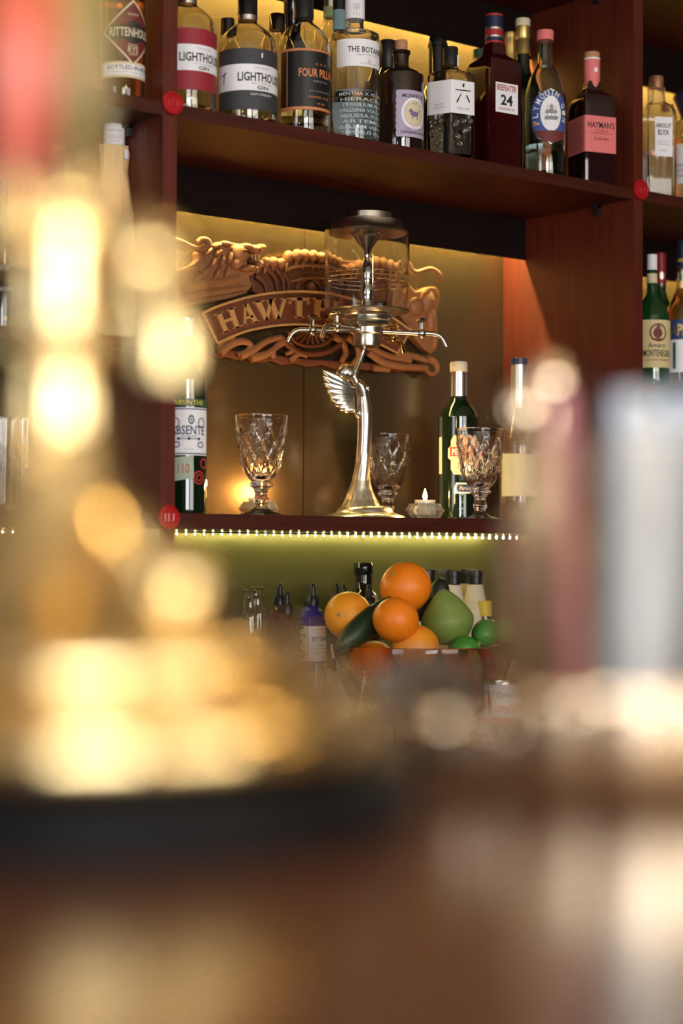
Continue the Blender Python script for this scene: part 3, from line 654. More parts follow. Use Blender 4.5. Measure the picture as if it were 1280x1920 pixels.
b.texts([('APEROL', 486, 20, 6)], 14, YELLOW, b.t, -20, .01, .0006)
L = b.paper(634, 598, 38, NAVY, -100, 100); b.texts([('APEROL', 617, 70, 22)], 38, GOLDF, L, 4, .015)
M = b.paper(697, 635, 38, PAPER, -66, 66, 'lower_label'); b.paper(690, 640, 38, REDCAP, -60, -54, 'red_stripe', M, .0009); b.paper(690, 640, 38, GREENCAP, -40, -32, 'green_stripe', M, .0009)

# --- display shelf bottles ---------------------------------------------------------------
b = Bottle('absinthe_bottle', 'tall dark absinthe bottle with white label on the display shelf', 350, .062, SH_LOW, 8)
b.body([(955, 39), (735, 39), (715, 37), (695, 28), (675, 16), (660, 13), (622, 12)], DK_GREEN, hollow=False, n=48)
b.cap([(630, 12.4), (600, 12.4)], PAPER, 'capsule'); b.cap([(600, 14), (596, 14), (595, 13)], SILVER, 'cap')
L = b.paper(853, 763, 39, PAPER, -75, 66)
for y in (766, 850): b.paper(y+1, y-1, 39, INK_N, -74, 65, 'label_rule', L, .0009)
b.texts([('ABSENTE', 806, 70, 17)], 39, INK_N, L, -2, .014, .0011); b.texts([('LIQUEUR', 842, 18, 3)], 39, INK_GR, L, 0, 0, .0011)
b.patch(786, 39, ringpoly(6, 9, 3.5, 5)+ringpoly(2, 3, .5, .5), GREENCAP, L, 6, .0011, 'label_clover')
b.patch(822, 39, [rect(-20, -.8, 20, .8), rect(-15, 4, 15, 5), ell(3, 3, 10, -20, 0), ell(3, 3, 10, 0, 0), ell(3, 3, 10, 20, 0)], INK_N, L, 0, .0011, 'label_scroll')
for q in (-26, 26): b.patch(792, 39, [[(x+q, y) for x, y in pl] for pl in ringpoly(8, 10, 6, 8)], MAROON, L, 0, .0011, 'label_scroll')
for q in (-24, 24): b.patch(833, 39, [[(x+q, y) for x, y in pl] for pl in ringpoly(7, 6, 5, 4)], INK_N, L, 0, .0011, 'label_scroll')
b.paper(761, 747, 39, GREENCAP, -75, 66, 'top_strip'); b.text('ABSINTHE', 754, 39, 60, 9, YELLOW, b.t, 0, .006, 0, .0012)
s_ = b.patch(878, 39, [[(-22, -24), (18, -18), (17, 24), (-24, 20)]], pm('tax_stamp_paper', (.42, .50, .40), .7, var=.2), b.t, -12, .0008, 'tax_stamp'); b.text('110', 878, 39, 22, 18, INK_R, s_, -14, 0, 0, .0012)
b.patch(895, 39, ringpoly(13, 13, 10, 10)+ringpoly(7, 7, 4, 4), INK_R, b.t, 30, .0007, 'red_stamp'); b.patch(868, 39, ringpoly(10, 10, 7, 7), INK_R, b.t, 48, .0007, 'red_stamp')
# green pastis bottle
b = Bottle('pastis_bottle', 'dark green pastis bottle with silver cap and red banded label', 860, .2, SH_LOW, 14)
b.body([(970, 38), (800, 38), (782, 36), (766, 29), (754, 20), (744, 15), (700, 13)], DK_GREEN, hollow=False, n=48)
b.cap([(743, 15), (700, 14.4), (697, 14.4)], SILVER, 'capsule'); b.cap([(697, 16.4), (680, 16.4), (678, 15)], CREAM, 'cap')
L = b.patch(853, 38, [[(-24, -26), (-18, -36), (18, -36), (24, -26), (24, -10), (30, -5), (30, 12), (24, 17), (24, 27), (18, 37), (-18, 37), (-24, 27), (-24, 17), (-30, 12), (-30, -5), (-24, -10)]], CREAM, b.t, 0, .0008, 'label')
L.data.materials[0] = pm('ivory_label', (.80, .66, .52), .6, var=.05)
b.patch(847, 38, [rect(-26, -8, 26, 9)], INK_R, L, 0, .0013, 'red_band').data.materials[0] = pm('label_red', (.62, .06, .03), .6, var=.03); b.text('PERNOD', 847, 38, 44, 12, PAPER, L, 0, .025, 0, .0017)
b.texts([('PARIS', 869, 20, 4), ('ANISE', 876, 24, 4)], 38, INK_R, L, 0, 0, .0013)
N = b.patch(915, 38, [[(-18, -10), (18, -10), (21, 0), (18, 10), (-18, 10), (-21, 0)]], PAPER, b.t, 6, .0008, 'small_label'); b.patch(915, 38, [[(-16, -7), (16, -7), (18, 0), (16, 7), (-16, 7), (-18, 0)]], NAVY, N, 6, .0012, 'navy_field'); b.text('Pernod', 915, 38, 24, 7, PAPER, N, 6, 0, .3, .0016)
b.paper(888, 818, 38, CREAM, -84, -68, 'side_label')
# navy capped bottle by the right side panel
b = Bottle('liqueur_bottle', 'bottle with navy cap and silver neck beside the right side panel', 973, .23, SH_LOW, 10)
b.body([(978, 36), (840, 36), (815, 33), (785, 22), (760, 15), (720, 14)], AMB_GLASS, hollow=False)
b.cap([(765, 16), (684, 15)], SILVER, 'capsule'); b.cap([(684, 16.6), (672, 16.6), (671, 15.4)], NAVYCAP, 'cap')
b.paper(930, 850, 36, CREAM, -70, 70)

# ------------------------------------------------------------------ goblets and tealights
def goblet(cx, Y, label, scale=1.0, spin=0.0):
    p = at(cx, 900, Y); p.z = SH_LOW; t = thing('goblet', label, 'goblet', p, spin, 'pressed glass goblets')
    k = scale/1000.0; n = 160
    def relief(t_, h):                           # pressed swags and leaves round the bowl
        if h < 72 or h > 172: return 0.0
        u = (h-72)/100; e = math.sin(PI*u)**.6
        lat = (1-abs(math.sin(5*t_+5.5*u)))**3+(1-abs(math.sin(5*t_-5.5*u)))**3        # raised lattice of leaf outlines
        eye = max(0.0, math.cos(10*t_)*math.cos(11*u))**4                                 # bosses inside the lattice
        return e*(2.6*min(lat, 1.1)+2.2*eye+.5*math.sin(30*t_)*math.sin(22*u)-.8)
    prof = [(40, 0), (41.5, 1.2), (41, 3), (30, 6.5), (18, 11), (12, 17), (13, 24), (14.5, 29), (12.5, 36), (11.5, 42), (13.5, 48), (17, 53), (21, 55), (21, 60), (18, 63), (20, 66), (25, 71), (32, 82), (37, 98), (41, 118), (44.5, 138), (47.5, 160), (49.5, 176), (50.5, 184), (50.2, 187)]
    pr = crom([(a, b_) for a, b_ in prof], 7)
    rings = []
    for r, h in pr:
        rings.append([Vector(((r+relief(2*PI*j/n, h))*k*math.cos(2*PI*j/n), (r+relief(2*PI*j/n, h))*k*math.sin(2*PI*j/n), h*k)) for j in range(n)])
    inn = [(48.2, 187), (47.2, 176), (45, 160), (41.5, 138), (38, 118), (34, 98), (28, 84), (20, 75), (8, 71), (.3, 70.5)]
    for r, h in inn: rings.append([Vector((r*k*math.cos(2*PI*j/n), r*k*math.sin(2*PI*j/n), h*k)) for j in range(n)])
    MB().loft(rings, True, True, True).build('glass_body', GLASS_CUT, t, angle=60, fix=False)
goblet(489.5, .10, 'pressed glass goblet glowing in front of a tealight', 1.0, .3)
goblet(727, .27, 'pressed glass goblet standing behind the silver fountain', .96, 1.1)
goblet(900, .075, 'pressed glass goblet in front of the green pastis bottle', .99, 2.0)
def tealight(cx, Y, label):
    p = at(cx, 955, Y); p.z = SH_LOW; t = thing('tealight_holder', label, 'candle holder', p, camturn(p)+.2, 'faceted glass tealight holders')
    k = .00104; n = 8
    MB().lathe([(.0002, .0), (25*k, .0), (39*k, 17*k), (30*k, 30*k), (22*k, 29*k), (21*k, 9*k), (.0002, 9*k)], n, cap0=False, cap1=False).build('glass_holder', GLASS_HOLD, t, smooth=False, fix=False)
    MB().lathe([(.0002, 9.5*k), (19.5*k, 9.5*k), (20*k, 36*k), (21*k, 36.5*k), (20.8*k, 37*k), (19*k, 36*k), (18.8*k, 33*k), (.0002, 33*k)], 32, cap0=False, cap1=False).build('candle_cup', CUP, t, fix=False)
    MB().lathe([(.0002, 12*k), (18.2*k, 12*k), (18.2*k, 34.5*k), (16*k, 34*k), (4*k, 33.4*k), (.0002, 33.4*k)], 28, cap0=False, cap1=False).build('wax', CANDLEW, t, fix=False)
    MB().tube([(0, 0, 33*k), (.0003, 0, 40*k)], .0006, 6).build('wick', BLACK, t)
    MB().lathe([(.0002, 37.5*k), (3.2*k, 39*k), (4.6*k, 43*k), (4.2*k, 47*k), (2.6*k, 52*k), (1.1*k, 56*k), (.0002, 59*k)], 16, cap0=False, cap1=False).build('flame', FLAME, t, fix=False)
    l = bpy.data.lights.new('flame_light', 'POINT'); l.energy = 2.6; l.color = (1, .55, .18); l.shadow_soft_size = .006
    o = bpy.data.objects.new('flame_light', l); COL.objects.link(o); o.parent = t; o.location = (0, 0, .068)
tealight(796.5, .10, 'lit tealight in a faceted glass holder beside the fountain base')
tealight(485, .24, 'tealight in a faceted glass holder behind the left goblet')

# ------------------------------------------------------------------ silver fountain held up by a winged figure
fp = at(686, 960, .15); fp.z = SH_LOW
ft = thing('absinthe_fountain', 'silver winged figure fountain with glass reservoir and four taps', 'fountain', fp, camturn(fp))
fk = depth((fp.x, fp.y, CAM.z))/FPX
def fh(y): return zat(fp, y)-SH_LOW
def fx(x): return (x-686)*fk
def fl(prof, mat, name, n=48, cx=686, parent=ft, sm=0):
    pr = [(r*fk, fh(y)) for y, r in prof]
    if sm: pr = crom(pr, sm)
    return MB().lathe([(.0002, pr[0][1])]+pr+[(.0002, pr[-1][1])], n, c=(fx(cx), 0, 0), cap0=False, cap1=False).build(name, mat, parent, fix=False)
base = [(.0002, .0), (75*fk, .0), (76*fk, .002), (74*fk, .005), (62*fk, .0095), (54*fk, .0125), (53*fk, .0165), (50*fk, .0215), (42*fk, .0245), (.0002, .026)]
MB().lathe(base, 56, c=(fx(684), 0, 0), cap0=False, cap1=False).build('base', PEWTER, ft, fix=False)
# reservoir: glass cylinder (open tube), lid, inner funnel, pewter collar
gz0, gz1 = fh(583), fh(432); R = 80*fk; wl = .0026
MB().lathe([(R-wl, gz0), (R, gz0), (R+.0004, (gz0+gz1)/2), (R, gz1), (R-wl, gz1), (R-wl, gz0)], 64, cap0=False, cap1=False).build('glass_reservoir', GLASS, ft, fix=False)
o = MB()
for zz in (fh(515), fh(523), fh(531)): o.lathe([(R+.0002, zz-.0012), (R+.0011, zz), (R+.0002, zz+.0012)], 64, cap0=False, cap1=False)
o.build('etched_rings', GLASS, ft.children[-1], fix=False)
fl([(437, 74), (434, 76), (430, 71), (427, 68), (414, 66), (413, 56)], PEWTER, 'lid'); fl([(412.8, 53), (411, 55), (401, 54.5), (398.5, 51)], STEEL, 'lid_knob')
fl([(584, 17), (575, 15), (560, 11), (545, 14), (530, 10), (515, 13), (500, 10), (490, 6), (478, 4.5), (466, 9), (452, 19), (440, 27), (435, 36)], STEEL, 'inner_funnel', 32, sm=2)
fl([(650, 22), (648, 26), (638, 27.5), (627, 27), (626, 29), (624, 31), (614, 31), (612, 34), (610, 43), (606, 45), (603, 44), (601, 47), (597, 48), (594, 46), (592, 49), (588, 51), (586, 62), (584, 78), (581.5, 80), (580.5, 76)], PEWTER, 'collar')
# taps
def tap(az, label, mat, drop=1.0):
    a = math.radians(az); d = Vector((math.sin(a), -math.cos(a), 0)); z = fh(620)
    P = lambda r, dz, s=0: tuple(d*(r*fk)+Vector((0, 0, z+dz*fk))+Vector((-d.y, d.x, 0))*s)
    tp = MB().tube([P(28, 0), P(95, -2), P(118, -2)], .0046, 10)
    tp = tp.build('spigot', mat, ft)
    MB().tube(bez([P(116, -2), P(132, -3), P(143, -9), P(149, -18), P(153, -26)], 4), [.0052]*8+[.0046]*9, 10).build('spout', mat, tp)
    v = MB(); v.ball(P(105, -2), .0096, 14, 8); v.tube([P(105, -12), P(105, 18)], [.0052, .0045], 8); v.tube([P(92, -2), P(98, -2)], .0056, 12); v.tube([P(112, -2), P(118, -2)], .0056, 12); v.build('valve', mat, tp)
    h = MB(); h.ball(P(105, 21), (.0045, .0045, .003), 10, 6); h.tube([P(105, 20, -.013), P(105, 23, -.008), P(105, 22, 0), P(105, 23, .008), P(105, 20, .013)], [.0045, .0085, .005, .0085, .0045], 10, .5); h.build('handle', mat, tp)
tap(-74, 0, PEWTER); tap(-32, 0, PEWTER); tap(100, 0, PEWTER); tap(152, 0, BRASS)
# the winged figure: one continuous surface grown from overlapping volumes
def remeshed(mb, name, mat, parent, vox, sm=4):
    o = mb.build(name, mat, parent)
    m = o.modifiers.new('r', 'REMESH'); m.mode = 'VOXEL'; m.voxel_size = vox
    s2 = o.modifiers.new('s', 'SMOOTH'); s2.iterations = sm; s2.factor = .5
    bpy.context.view_layer.update(); dg = bpy.context.evaluated_depsgraph_get()
    me = bpy.data.meshes.new_from_object(o.evaluated_get(dg)); o.modifiers.clear(); old = o.data; o.data = me; bpy.data.meshes.remove(old)
    me.shade_smooth(); return o
def Q(x, y, d=0.0): return Vector((fx(x), d*fk, fh(y)))
fig = MB(); rings = []
for x, y, rx, ry in [(676, 958, 42, 34), (676, 950, 38, 31), (676, 938, 30, 25), (675, 921, 24, 20), (676, 901, 17.5, 16), (680, 866, 13.8, 13.5), (682, 826, 13.6, 13.5), (683, 795, 13.8, 13.2), (682.5, 775, 14.6, 13.6), (681.5, 758, 13.4, 12.4), (680, 745, 12.0, 12), (678, 733, 13.2, 14.5), (674, 722, 13, 16.5), (669, 714, 10.5, 15), (664, 709, 6.5, 9), (659, 704, 5, 5.4), (655, 700, 5, 5)]:
    c = Q(x, y); rings.append([c+Vector((rx*fk*math.cos(q), ry*fk*math.sin(q), 0)) for q in [2*PI*j/28 for j in range(28)]])
fig.loft(rings)
tilt = Matrix.Rotation(math.radians(-38), 3, 'Y')
fig.ball(Q(651, 699), (14*fk, 12.5*fk, 16.5*fk), 20, 12, tilt)                     # head thrown back
fig.ball(Q(659, 687), (3.4*fk, 2.4*fk, 4.4*fk), 8, 6, tilt); fig.ball(Q(664, 698), (4*fk, 4*fk, 3.6*fk), 8, 6)   # nose, chin
fig.ball(Q(688, 728, -6), 5.4*fk, 12, 8); fig.ball(Q(688, 728, 6), 5.4*fk, 12, 8)     # chest
fig.ball(Q(672, 775, 0), (9*fk, 12*fk, 12*fk), 12, 8)
for s_ in (-1, 1):                                                                    # arms raised to the bowl, hands closed on it
    pth = bez([Q(668, 719, 13*s_), Q(663, 707, 15*s_), Q(666, 694, 12*s_), Q(671, 682, 8*s_), Q(677, 665, 5*s_), Q(682, 650, 5*s_), Q(684, 642, 6*s_)], 5)
    n_ = len(pth); fig.tube(pth, [(7.0-3.4*i/(n_-1))*fk for i in range(n_)], 10)
    for j in range(4): fig.tube([Q(683+j*1.6, 645, 5.5*s_), Q(684+j*2.6, 637-j*.5, 9*s_)], [1.5*fk, 1.2*fk], 6)
    fig.tube([Q(681, 646, 5*s_), Q(679, 640, 8*s_)], [1.5*fk, 1.2*fk], 6)
for j in range(9):                                                                    # folds of the gown
    a = j/9*2*PI; pth = [Q(676+39*math.cos(a), 957, 32*math.sin(a)), Q(675+23*math.cos(a+.1), 924, 19*math.sin(a+.1)), Q(678+14.5*math.cos(a+.25), 890, 13.5*math.sin(a+.25)), Q(681+12*math.cos(a+.4), 850, 12*math.sin(a+.4))]
    fig.tube(bez(pth, 5), [2.8*fk]*6+[1.8*fk]*10, 8)
figure = remeshed(fig, 'winged_figure', PEWTER, ft, .0011)
hair = MB(); hair.ball(Q(645, 698), (17*fk, 15*fk, 16.5*fk), 18, 10, tilt)
for j in range(7): hair.tube(bez([Q(650, 687, -9+3*j), Q(640, 691, -10+3.3*j), Q(634, 702, -9+3*j), Q(637, 714, -7+2.4*j), Q(646, 718, -5+1.6*j)], 4), 2.6*fk, 8)
remeshed(hair, 'hair', PEWTER, figure, .0011, 2)
def wing(side):
    m = MB()
    tips = [(604, 697), (604, 708), (607, 721), (612, 734), (618, 747), (626, 758), (635, 767), (645, 772), (655, 770)]
    for i, (tx, ty) in enumerate(tips):
        u = i/(len(tips)-1); rt = Q(664-4*u, 733+18*u, 9*side); sp_ = (30-14*u)*side
        mid = (rt+Q(tx, ty))/2+Vector((0, sp_*.75*fk, (1-7*u)*fk)); tip = Q(tx, ty, sp_+4*side)
        m.tube(bez([rt, mid, tip], 6), [q*fk for q in (4.5, 5.6, 6.4, 7.0, 7.4, 7.6, 7.6, 7.2, 6.6, 5.6, 4.4, 3.0, 1.0)], 8, .38, up=(0, 1, 0))
    m.tube(bez([Q(665, 728, 9*side), Q(640, 724, 18*side), Q(619, 712, 25*side), Q(603, 695, 30*side)], 5), [q*fk for q in (4.6, 5, 5, 5, 5, 4.8, 4.6, 4.4, 4.2, 4, 3.7, 3.4, 3, 2.5, 1.9, 1.2)], 8, .6)
    return remeshed(m, 'wing', PEWTER, figure, .0010, 1)
wing(-1); wing(1)
MB().tube(bez([Q(683, 648), Q(681, 655), Q(676, 672), Q(670, 690)], 5), 3.2*fk, 10).build('stem', PEWTER, ft)

# ------------------------------------------------------------------ carved wooden sign
SY = .372
sg = thing('carved_sign', 'carved wooden sign with lions and an arched name banner', 'sign', (0, 0, 0))
def sp(x, y, yy=SY): return at(x, y, yy)
def sgp(poly, y0=SY, y1=SY+.016): return [(p.x, p.z) for p in [sp(a, b_, y0) for a, b_ in poly]]
def plate(name, poly, mat, y0, y1=.392, smooth=False, bev=.003):
    o = MB().prism(sgp(poly, y0), y0, y1).build(name, mat, sg, False)
    if bev:
        md = o.modifiers.new('b', 'BEVEL'); md.width = bev; md.segments = 2; md.limit_method = 'ANGLE'; md.angle_limit = math.radians(20)
    return o
def curl(mb, pts, r0, r1, yy, n=6, fl_=.8):
    P = bez([sp(a, b_, yy) for a, b_ in pts], n); m_ = len(P); k_ = 1/960.
    mb.tube(P, [(r0+(r1-r0)*i/(m_-1))*k_ for i in range(m_)], 10, fl_, up=(0, 1, 0))
def lump(mb, x, y, rx, ry, yy, d=.012, rot=0.0):
    k_ = 1/960.; mb.ball(sp(x, y, yy), (rx*k_, d, ry*k_), 14, 8, Matrix.Rotation(math.radians(rot), 3, 'Y'))
# left lion
lion = plate('lion', [(318, 505), (345, 503), (362, 496), (374, 486), (371, 474), (384, 462), (402, 455), (420, 452), (440, 455), (455, 458), (470, 460), (484, 459), (494, 464), (494, 473), (486, 480), (473, 483), (465, 488), (464, 496), (472, 502), (483, 503), (480, 512), (468, 518), (474, 536), (462, 550), (430, 560), (380, 570), (340, 574), (318, 570)], W_CARVE, .366)
m = MB()
for x, y, rx, ry, d, ro in [(404, 461, 13, 7, .014, -20), (422, 458, 12, 6, .016, 10), (388, 472, 13, 6, .013, -40), (406, 474, 12, 7, .015, -35), (398, 492, 14, 6, .013, -60), (414, 490, 15, 6, .014, -65), (428, 484, 14, 6, .015, -70), (386, 508, 15, 6, .011, -50), (406, 512, 16, 6, .012, -60), (424, 510, 15, 6, .012, -70), (372, 520, 16, 6, .010, -30)]: lump(m, x, y, rx, ry, .366, d, ro)
m.build('mane', W_CARVE, lion)
m = MB(); lump(m, 446, 476, 20, 20, .364, .020); lump(m, 460, 463, 13, 7, .360, .020, 6); lump(m, 474, 468, 13, 9, .360, .020, -4); lump(m, 487, 465, 8.5, 8, .357, .019); lump(m, 462, 503, 16, 7, .362, .017, -14); lump(m, 474, 504, 8, 5, .360, .016, -14); lump(m, 440, 494, 13, 13, .364, .018); m.build('face', W_CARVE, lion)
m = MB(); lump(m, 460, 470, 5, 2.6, .343, .005, 8); lump(m, 489, 470, 3, 1.6, .341, .004, 30); lump(m, 470, 489, 10, 6, .364, .013, -10); m.build('eye_and_mouth', W_CARVE2, lion)
m = MB()
for x in (472, 478, 484): m.tube([sp(x, 478, .348), sp(x+1, 486, .348)], [.0025, .0006], 6)
m.build('teeth', GILT, lion)
m = MB(); curl(m, [(326, 450), (340, 454), (356, 462), (370, 467), (383, 466), (391, 458), (388, 451), (378, 450), (370, 456)], 6, 6.5, .362); m.build('mane_curl', W_CARVE, lion)
m = MB(); curl(m, [(330, 512), (352, 508), (372, 505), (390, 512)], 6, 2, .362); curl(m, [(338, 540), (370, 534), (410, 530), (450, 522)], 14, 8, .368); curl(m, [(336, 560), (380, 552), (430, 545), (462, 540)], 9, 6, .366); m.build('shoulder', W_CARVE, lion)
# leaf crest in the middle
crest = plate('crest', [(470, 520), (478, 496), (490, 488), (530, 490), (540, 476), (560, 474), (590, 476), (610, 480), (640, 488), (670, 490), (700, 488), (730, 494), (760, 500), (768, 520), (770, 560), (700, 566), (640, 556), (590, 550), (540, 552), (500, 556), (476, 548)], W_CARVE2, .374)
for x, y, h in [(484, 496, 12), (497, 492, 13), (511, 492, 14), (525, 494, 13), (540, 481, 15), (556, 479, 16), (571, 479, 16), (586, 480, 15), (601, 483, 14), (616, 487, 12), (629, 491, 11), (640, 506, 13), (655, 503, 14), (671, 498, 14), (688, 493, 14), (704, 492, 15), (720, 494, 15), (736, 498, 15), (750, 502, 13)]:
    m = MB(); lump(m, x, y, 9.4, h*.8, .364, .014, 14*math.sin(x)); curl(m, [(x-2, y-4), (x+1, y+4), (x-3+3*math.sin(x), y+h*1.6)], 8, 2.5, .366, 4); m.build('leaf', W_CARVE, crest)
m = MB(); curl(m, [(535, 508), (552, 501), (575, 498), (600, 499), (630, 505), (655, 515)], 3, 3, .360); curl(m, [(545, 528), (565, 523), (590, 521), (615, 523), (640, 530)], 2.5, 2.5, .362); m.build('arch_moulding', W_CARVE, crest)
for x0, y0, x1, y1 in [(500, 500, 520, 545), (515, 498, 532, 545), (530, 510, 540, 546), (480, 515, 500, 548), (650, 525, 640, 552), (670, 515, 668, 556), (695, 512, 700, 560), (725, 514, 730, 566)]:
    m = MB(); curl(m, [(x0, y0), ((x0+x1)/2+6, (y0+y1)/2), (x1, y1)], 7, 3, .366)
    m.build('acanthus_leaf', W_CARVE2, crest)
m = MB(); curl(m, [(556, 545), (563, 528), (580, 520), (597, 530), (602, 546)], 7, 7, .366); lump(m, 580, 538, 12, 12, .366, .012); m.build('shield', W_CARVE2, crest)
# banner
TOPC = [(380, 587), (410, 574), (440, 564), (470, 556), (505, 550), (545, 547), (585, 547.5), (625, 552), (665, 562), (700, 576), (735, 595), (770, 619)]
BOTC = [(408, 643), (432, 632), (458, 622), (482, 616), (512, 611), (546, 608), (582, 608.5), (616, 613), (650, 621), (682, 632), (712, 645), (745, 662)]
ban = plate('banner', TOPC+BOTC[::-1], W_CARVE2, .356, .385, bev=.002)
m = MB(); curl(m, TOPC, 2.6, 2.4, .355, 4, .7); curl(m, BOTC, 2.6, 2.4, .355, 4, .7); curl(m, [TOPC[0], BOTC[0]], 2.6, 2.6, .355, 4); curl(m, [TOPC[-1], BOTC[-1]], 2.4, 2.4, .355, 4); m.build('border', GILT, ban)
SER = .11
GLY = {'H': [[(.05, 0), (.3, 0), (.3, 1), (.05, 1)], [(.7, 0), (.95, 0), (.95, 1), (.7, 1)], [(.3, .43), (.7, .43), (.7, .57), (.3, .57)]],
       'A': [[(.02, 0), (.16, 0), (.52, 1), (.40, 1)], [(.70, 0), (.98, 0), (.62, 1), (.36, 1)], [(.25, .26), (.75, .26), (.72, .38), (.28, .38)]],
       'W': [[(.0, 1), (.2, 1), (.36, 0), (.24, 0)], [(.24, 0), (.36, 0), (.58, 1), (.48, 1)], [(.42, 1), (.60, 1), (.76, 0), (.62, 0)], [(.64, 0), (.76, 0), (1.0, 1), (.9, 1)]],
       'T': [[(.37, 0), (.63, 0), (.63, 1), (.37, 1)], [(.02, .86), (.98, .86), (.98, 1), (.02, 1)], [(.02, .68), (.09, .68), (.09, .9), (.02, .9)], [(.91, .68), (.98, .68), (.98, .9), (.91, .9)]],
       'R': [[(.08, 0), (.32, 0), (.32, 1), (.08, 1)], [(.32, .87), (.7, .87), (.7, 1), (.32, 1)], [(.32, .44), (.7, .44), (.7, .57), (.32, .57)], [(.62, .48), (.86, .6), (.86, .85), (.62, 1)], [(.42, .46), (.66, .46), (.98, 0), (.72, 0)]],
       'N': [[(.08, 0), (.22, 0), (.22, 1), (.08, 1)], [(.8, 0), (.94, 0), (.94, 1), (.8, 1)], [(.06, 1), (.3, 1), (.94, 0), (.72, 0)]],
       'O': [[(.5+.46*math.cos(2*PI*i/14), .5+.5*math.sin(2*PI*i/14)), (.5+.46*math.cos(2*PI*(i+1)/14), .5+.5*math.sin(2*PI*(i+1)/14)), (.5+.22*math.cos(2*PI*(i+1)/14), .5+.36*math.sin(2*PI*(i+1)/14)), (.5+.22*math.cos(2*PI*i/14), .5+.36*math.sin(2*PI*i/14))] for i in range(14)]}
FEET = {'H': [(-.04, .38, 0), (.62, 1.04, 0), (-.04, .38, 1), (.62, 1.04, 1)], 'A': [(-.06, .25, 0), (.6, 1.06, 0)], 'W': [(-.08, .3, 1), (.38, .66, 1), (.82, 1.06, 1)], 'T': [(.26, .74, 0)], 'R': [(0, .42, 0), (0, .3, 1)], 'N': [(-.02, .34, 0), (0, .2, 1), (.7, 1.04, 1)], 'O': []}
def on_banner(u, v):                             # u along 0..1, v up 0..1
    f_ = u*(len(TOPC)-1); i = min(int(f_), len(TOPC)-2); t = f_-i
    a = Vector(TOPC[i]).lerp(Vector(TOPC[i+1]), t); b_ = Vector(BOTC[i]).lerp(Vector(BOTC[i+1]), t); return b_.lerp(a, v)
for ch, u0, u1 in [('H', .055, .165), ('A', .185, .285), ('W', .285, .435), ('T', .445, .535), ('H', .555, .655), ('O', .675, .765), ('R', .785, .865), ('N', .885, .965)]:
    m = MB()
    for q in GLY[ch]+[[(a, .0 if e == 0 else .945), (b_, .0 if e == 0 else .945), (b_, .055 if e == 0 else 1), (a, .055 if e == 0 else 1)] for a, b_, e in FEET[ch]]:
        m.prism(sgp([tuple(on_banner(u0+(u1-u0)*a, .20+.62*b_)) for a, b_ in q], .353), .3505, .357)
    m.build('letter', GILT, ban, False)
# right lion
lion2 = plate('lion', [(766, 530), (778, 546), (793, 544), (806, 537), (818, 538), (824, 548), (824, 565), (819, 590), (821, 615), (822, 640), (818, 656), (808, 664), (796, 655), (780, 636), (772, 618), (756, 600), (740, 575), (745, 545)], W_CARVE, .366)
m = MB(); curl(m, [(748, 505), (764, 492), (772, 505), (782, 510), (796, 506), (808, 504), (819, 509), (825, 518), (822, 528)], 4, 4.5, .360); m.build('tail', W_CARVE, lion2)
m = MB(); lump(m, 800, 565, 20, 24, .366, .015); lump(m, 806, 600, 13, 30, .366, .013); lump(m, 780, 575, 20, 20, .366, .012); lump(m, 812, 640, 8, 18, .366, .012); m.build('haunch', W_CARVE, lion2)
# scrolled leaves along the bottom, with gaps between them
low = plate('leaf_rail', [(404, 664), (412, 672), (428, 669), (446, 675), (468, 672), (490, 680), (512, 676), (530, 684), (556, 681), (580, 688), (606, 684), (632, 692), (660, 688), (690, 695), (720, 691), (752, 698), (780, 694), (802, 701), (804, 690), (770, 684), (700, 681), (640, 677), (580, 673), (520, 666), (470, 660), (420, 655)], W_CARVE2, .377)
for pts, r0, r1 in [([(412, 662), (430, 648), (452, 640), (470, 646), (462, 658), (446, 664)], 9, 4), ([(450, 668), (475, 656), (500, 640), (528, 632)], 9, 5), ([(470, 672), (500, 664), (520, 650), (540, 640)], 9, 4), ([(512, 672), (514, 654), (528, 642), (545, 646), (548, 658), (536, 664)], 6, 4), ([(545, 676), (560, 664), (575, 668)], 7, 4), ([(620, 628), (640, 640), (648, 660), (640, 678)], 8, 6), ([(650, 632), (668, 646), (672, 668), (660, 684)], 8, 6), ([(680, 642), (700, 655), (730, 668), (770, 676)], 9, 6), ([(690, 660), (720, 680), (760, 688), (800, 690)], 9, 7), ([(800, 672), (815, 680), (820, 694), (810, 702), (798, 694)], 8, 4), ([(740, 664), (775, 668), (800, 676)], 8, 6), ([(700, 690), (730, 694)], 7, 5), ([(408, 650), (420, 640), (440, 632)], 5, 3)]:
    m = MB(); curl(m, pts, r0, r1, .366, 6, .7); m.build('scroll_leaf', W_CARVE, low)
m = MB(); curl(m, [(528, 630), (540, 648), (560, 660), (585, 664), (612, 660), (634, 648), (646, 632)], 6, 6, .366); curl(m, [(540, 622), (552, 640), (570, 648), (590, 649), (610, 644), (626, 630)], 3.5, 3.5, .362); m.build('sunburst_arc', W_CARVE2, low)
m = MB()
for i in range(9):
    a = math.radians(20+i*17.5); m.tube([sp(585-16*math.cos(a), 612+16*math.sin(a), .366), sp(585-42*math.cos(a), 612+40*math.sin(a), .366)], [.003, .0055], 8)
m.build('sunburst_ray', W_CARVE2, low)

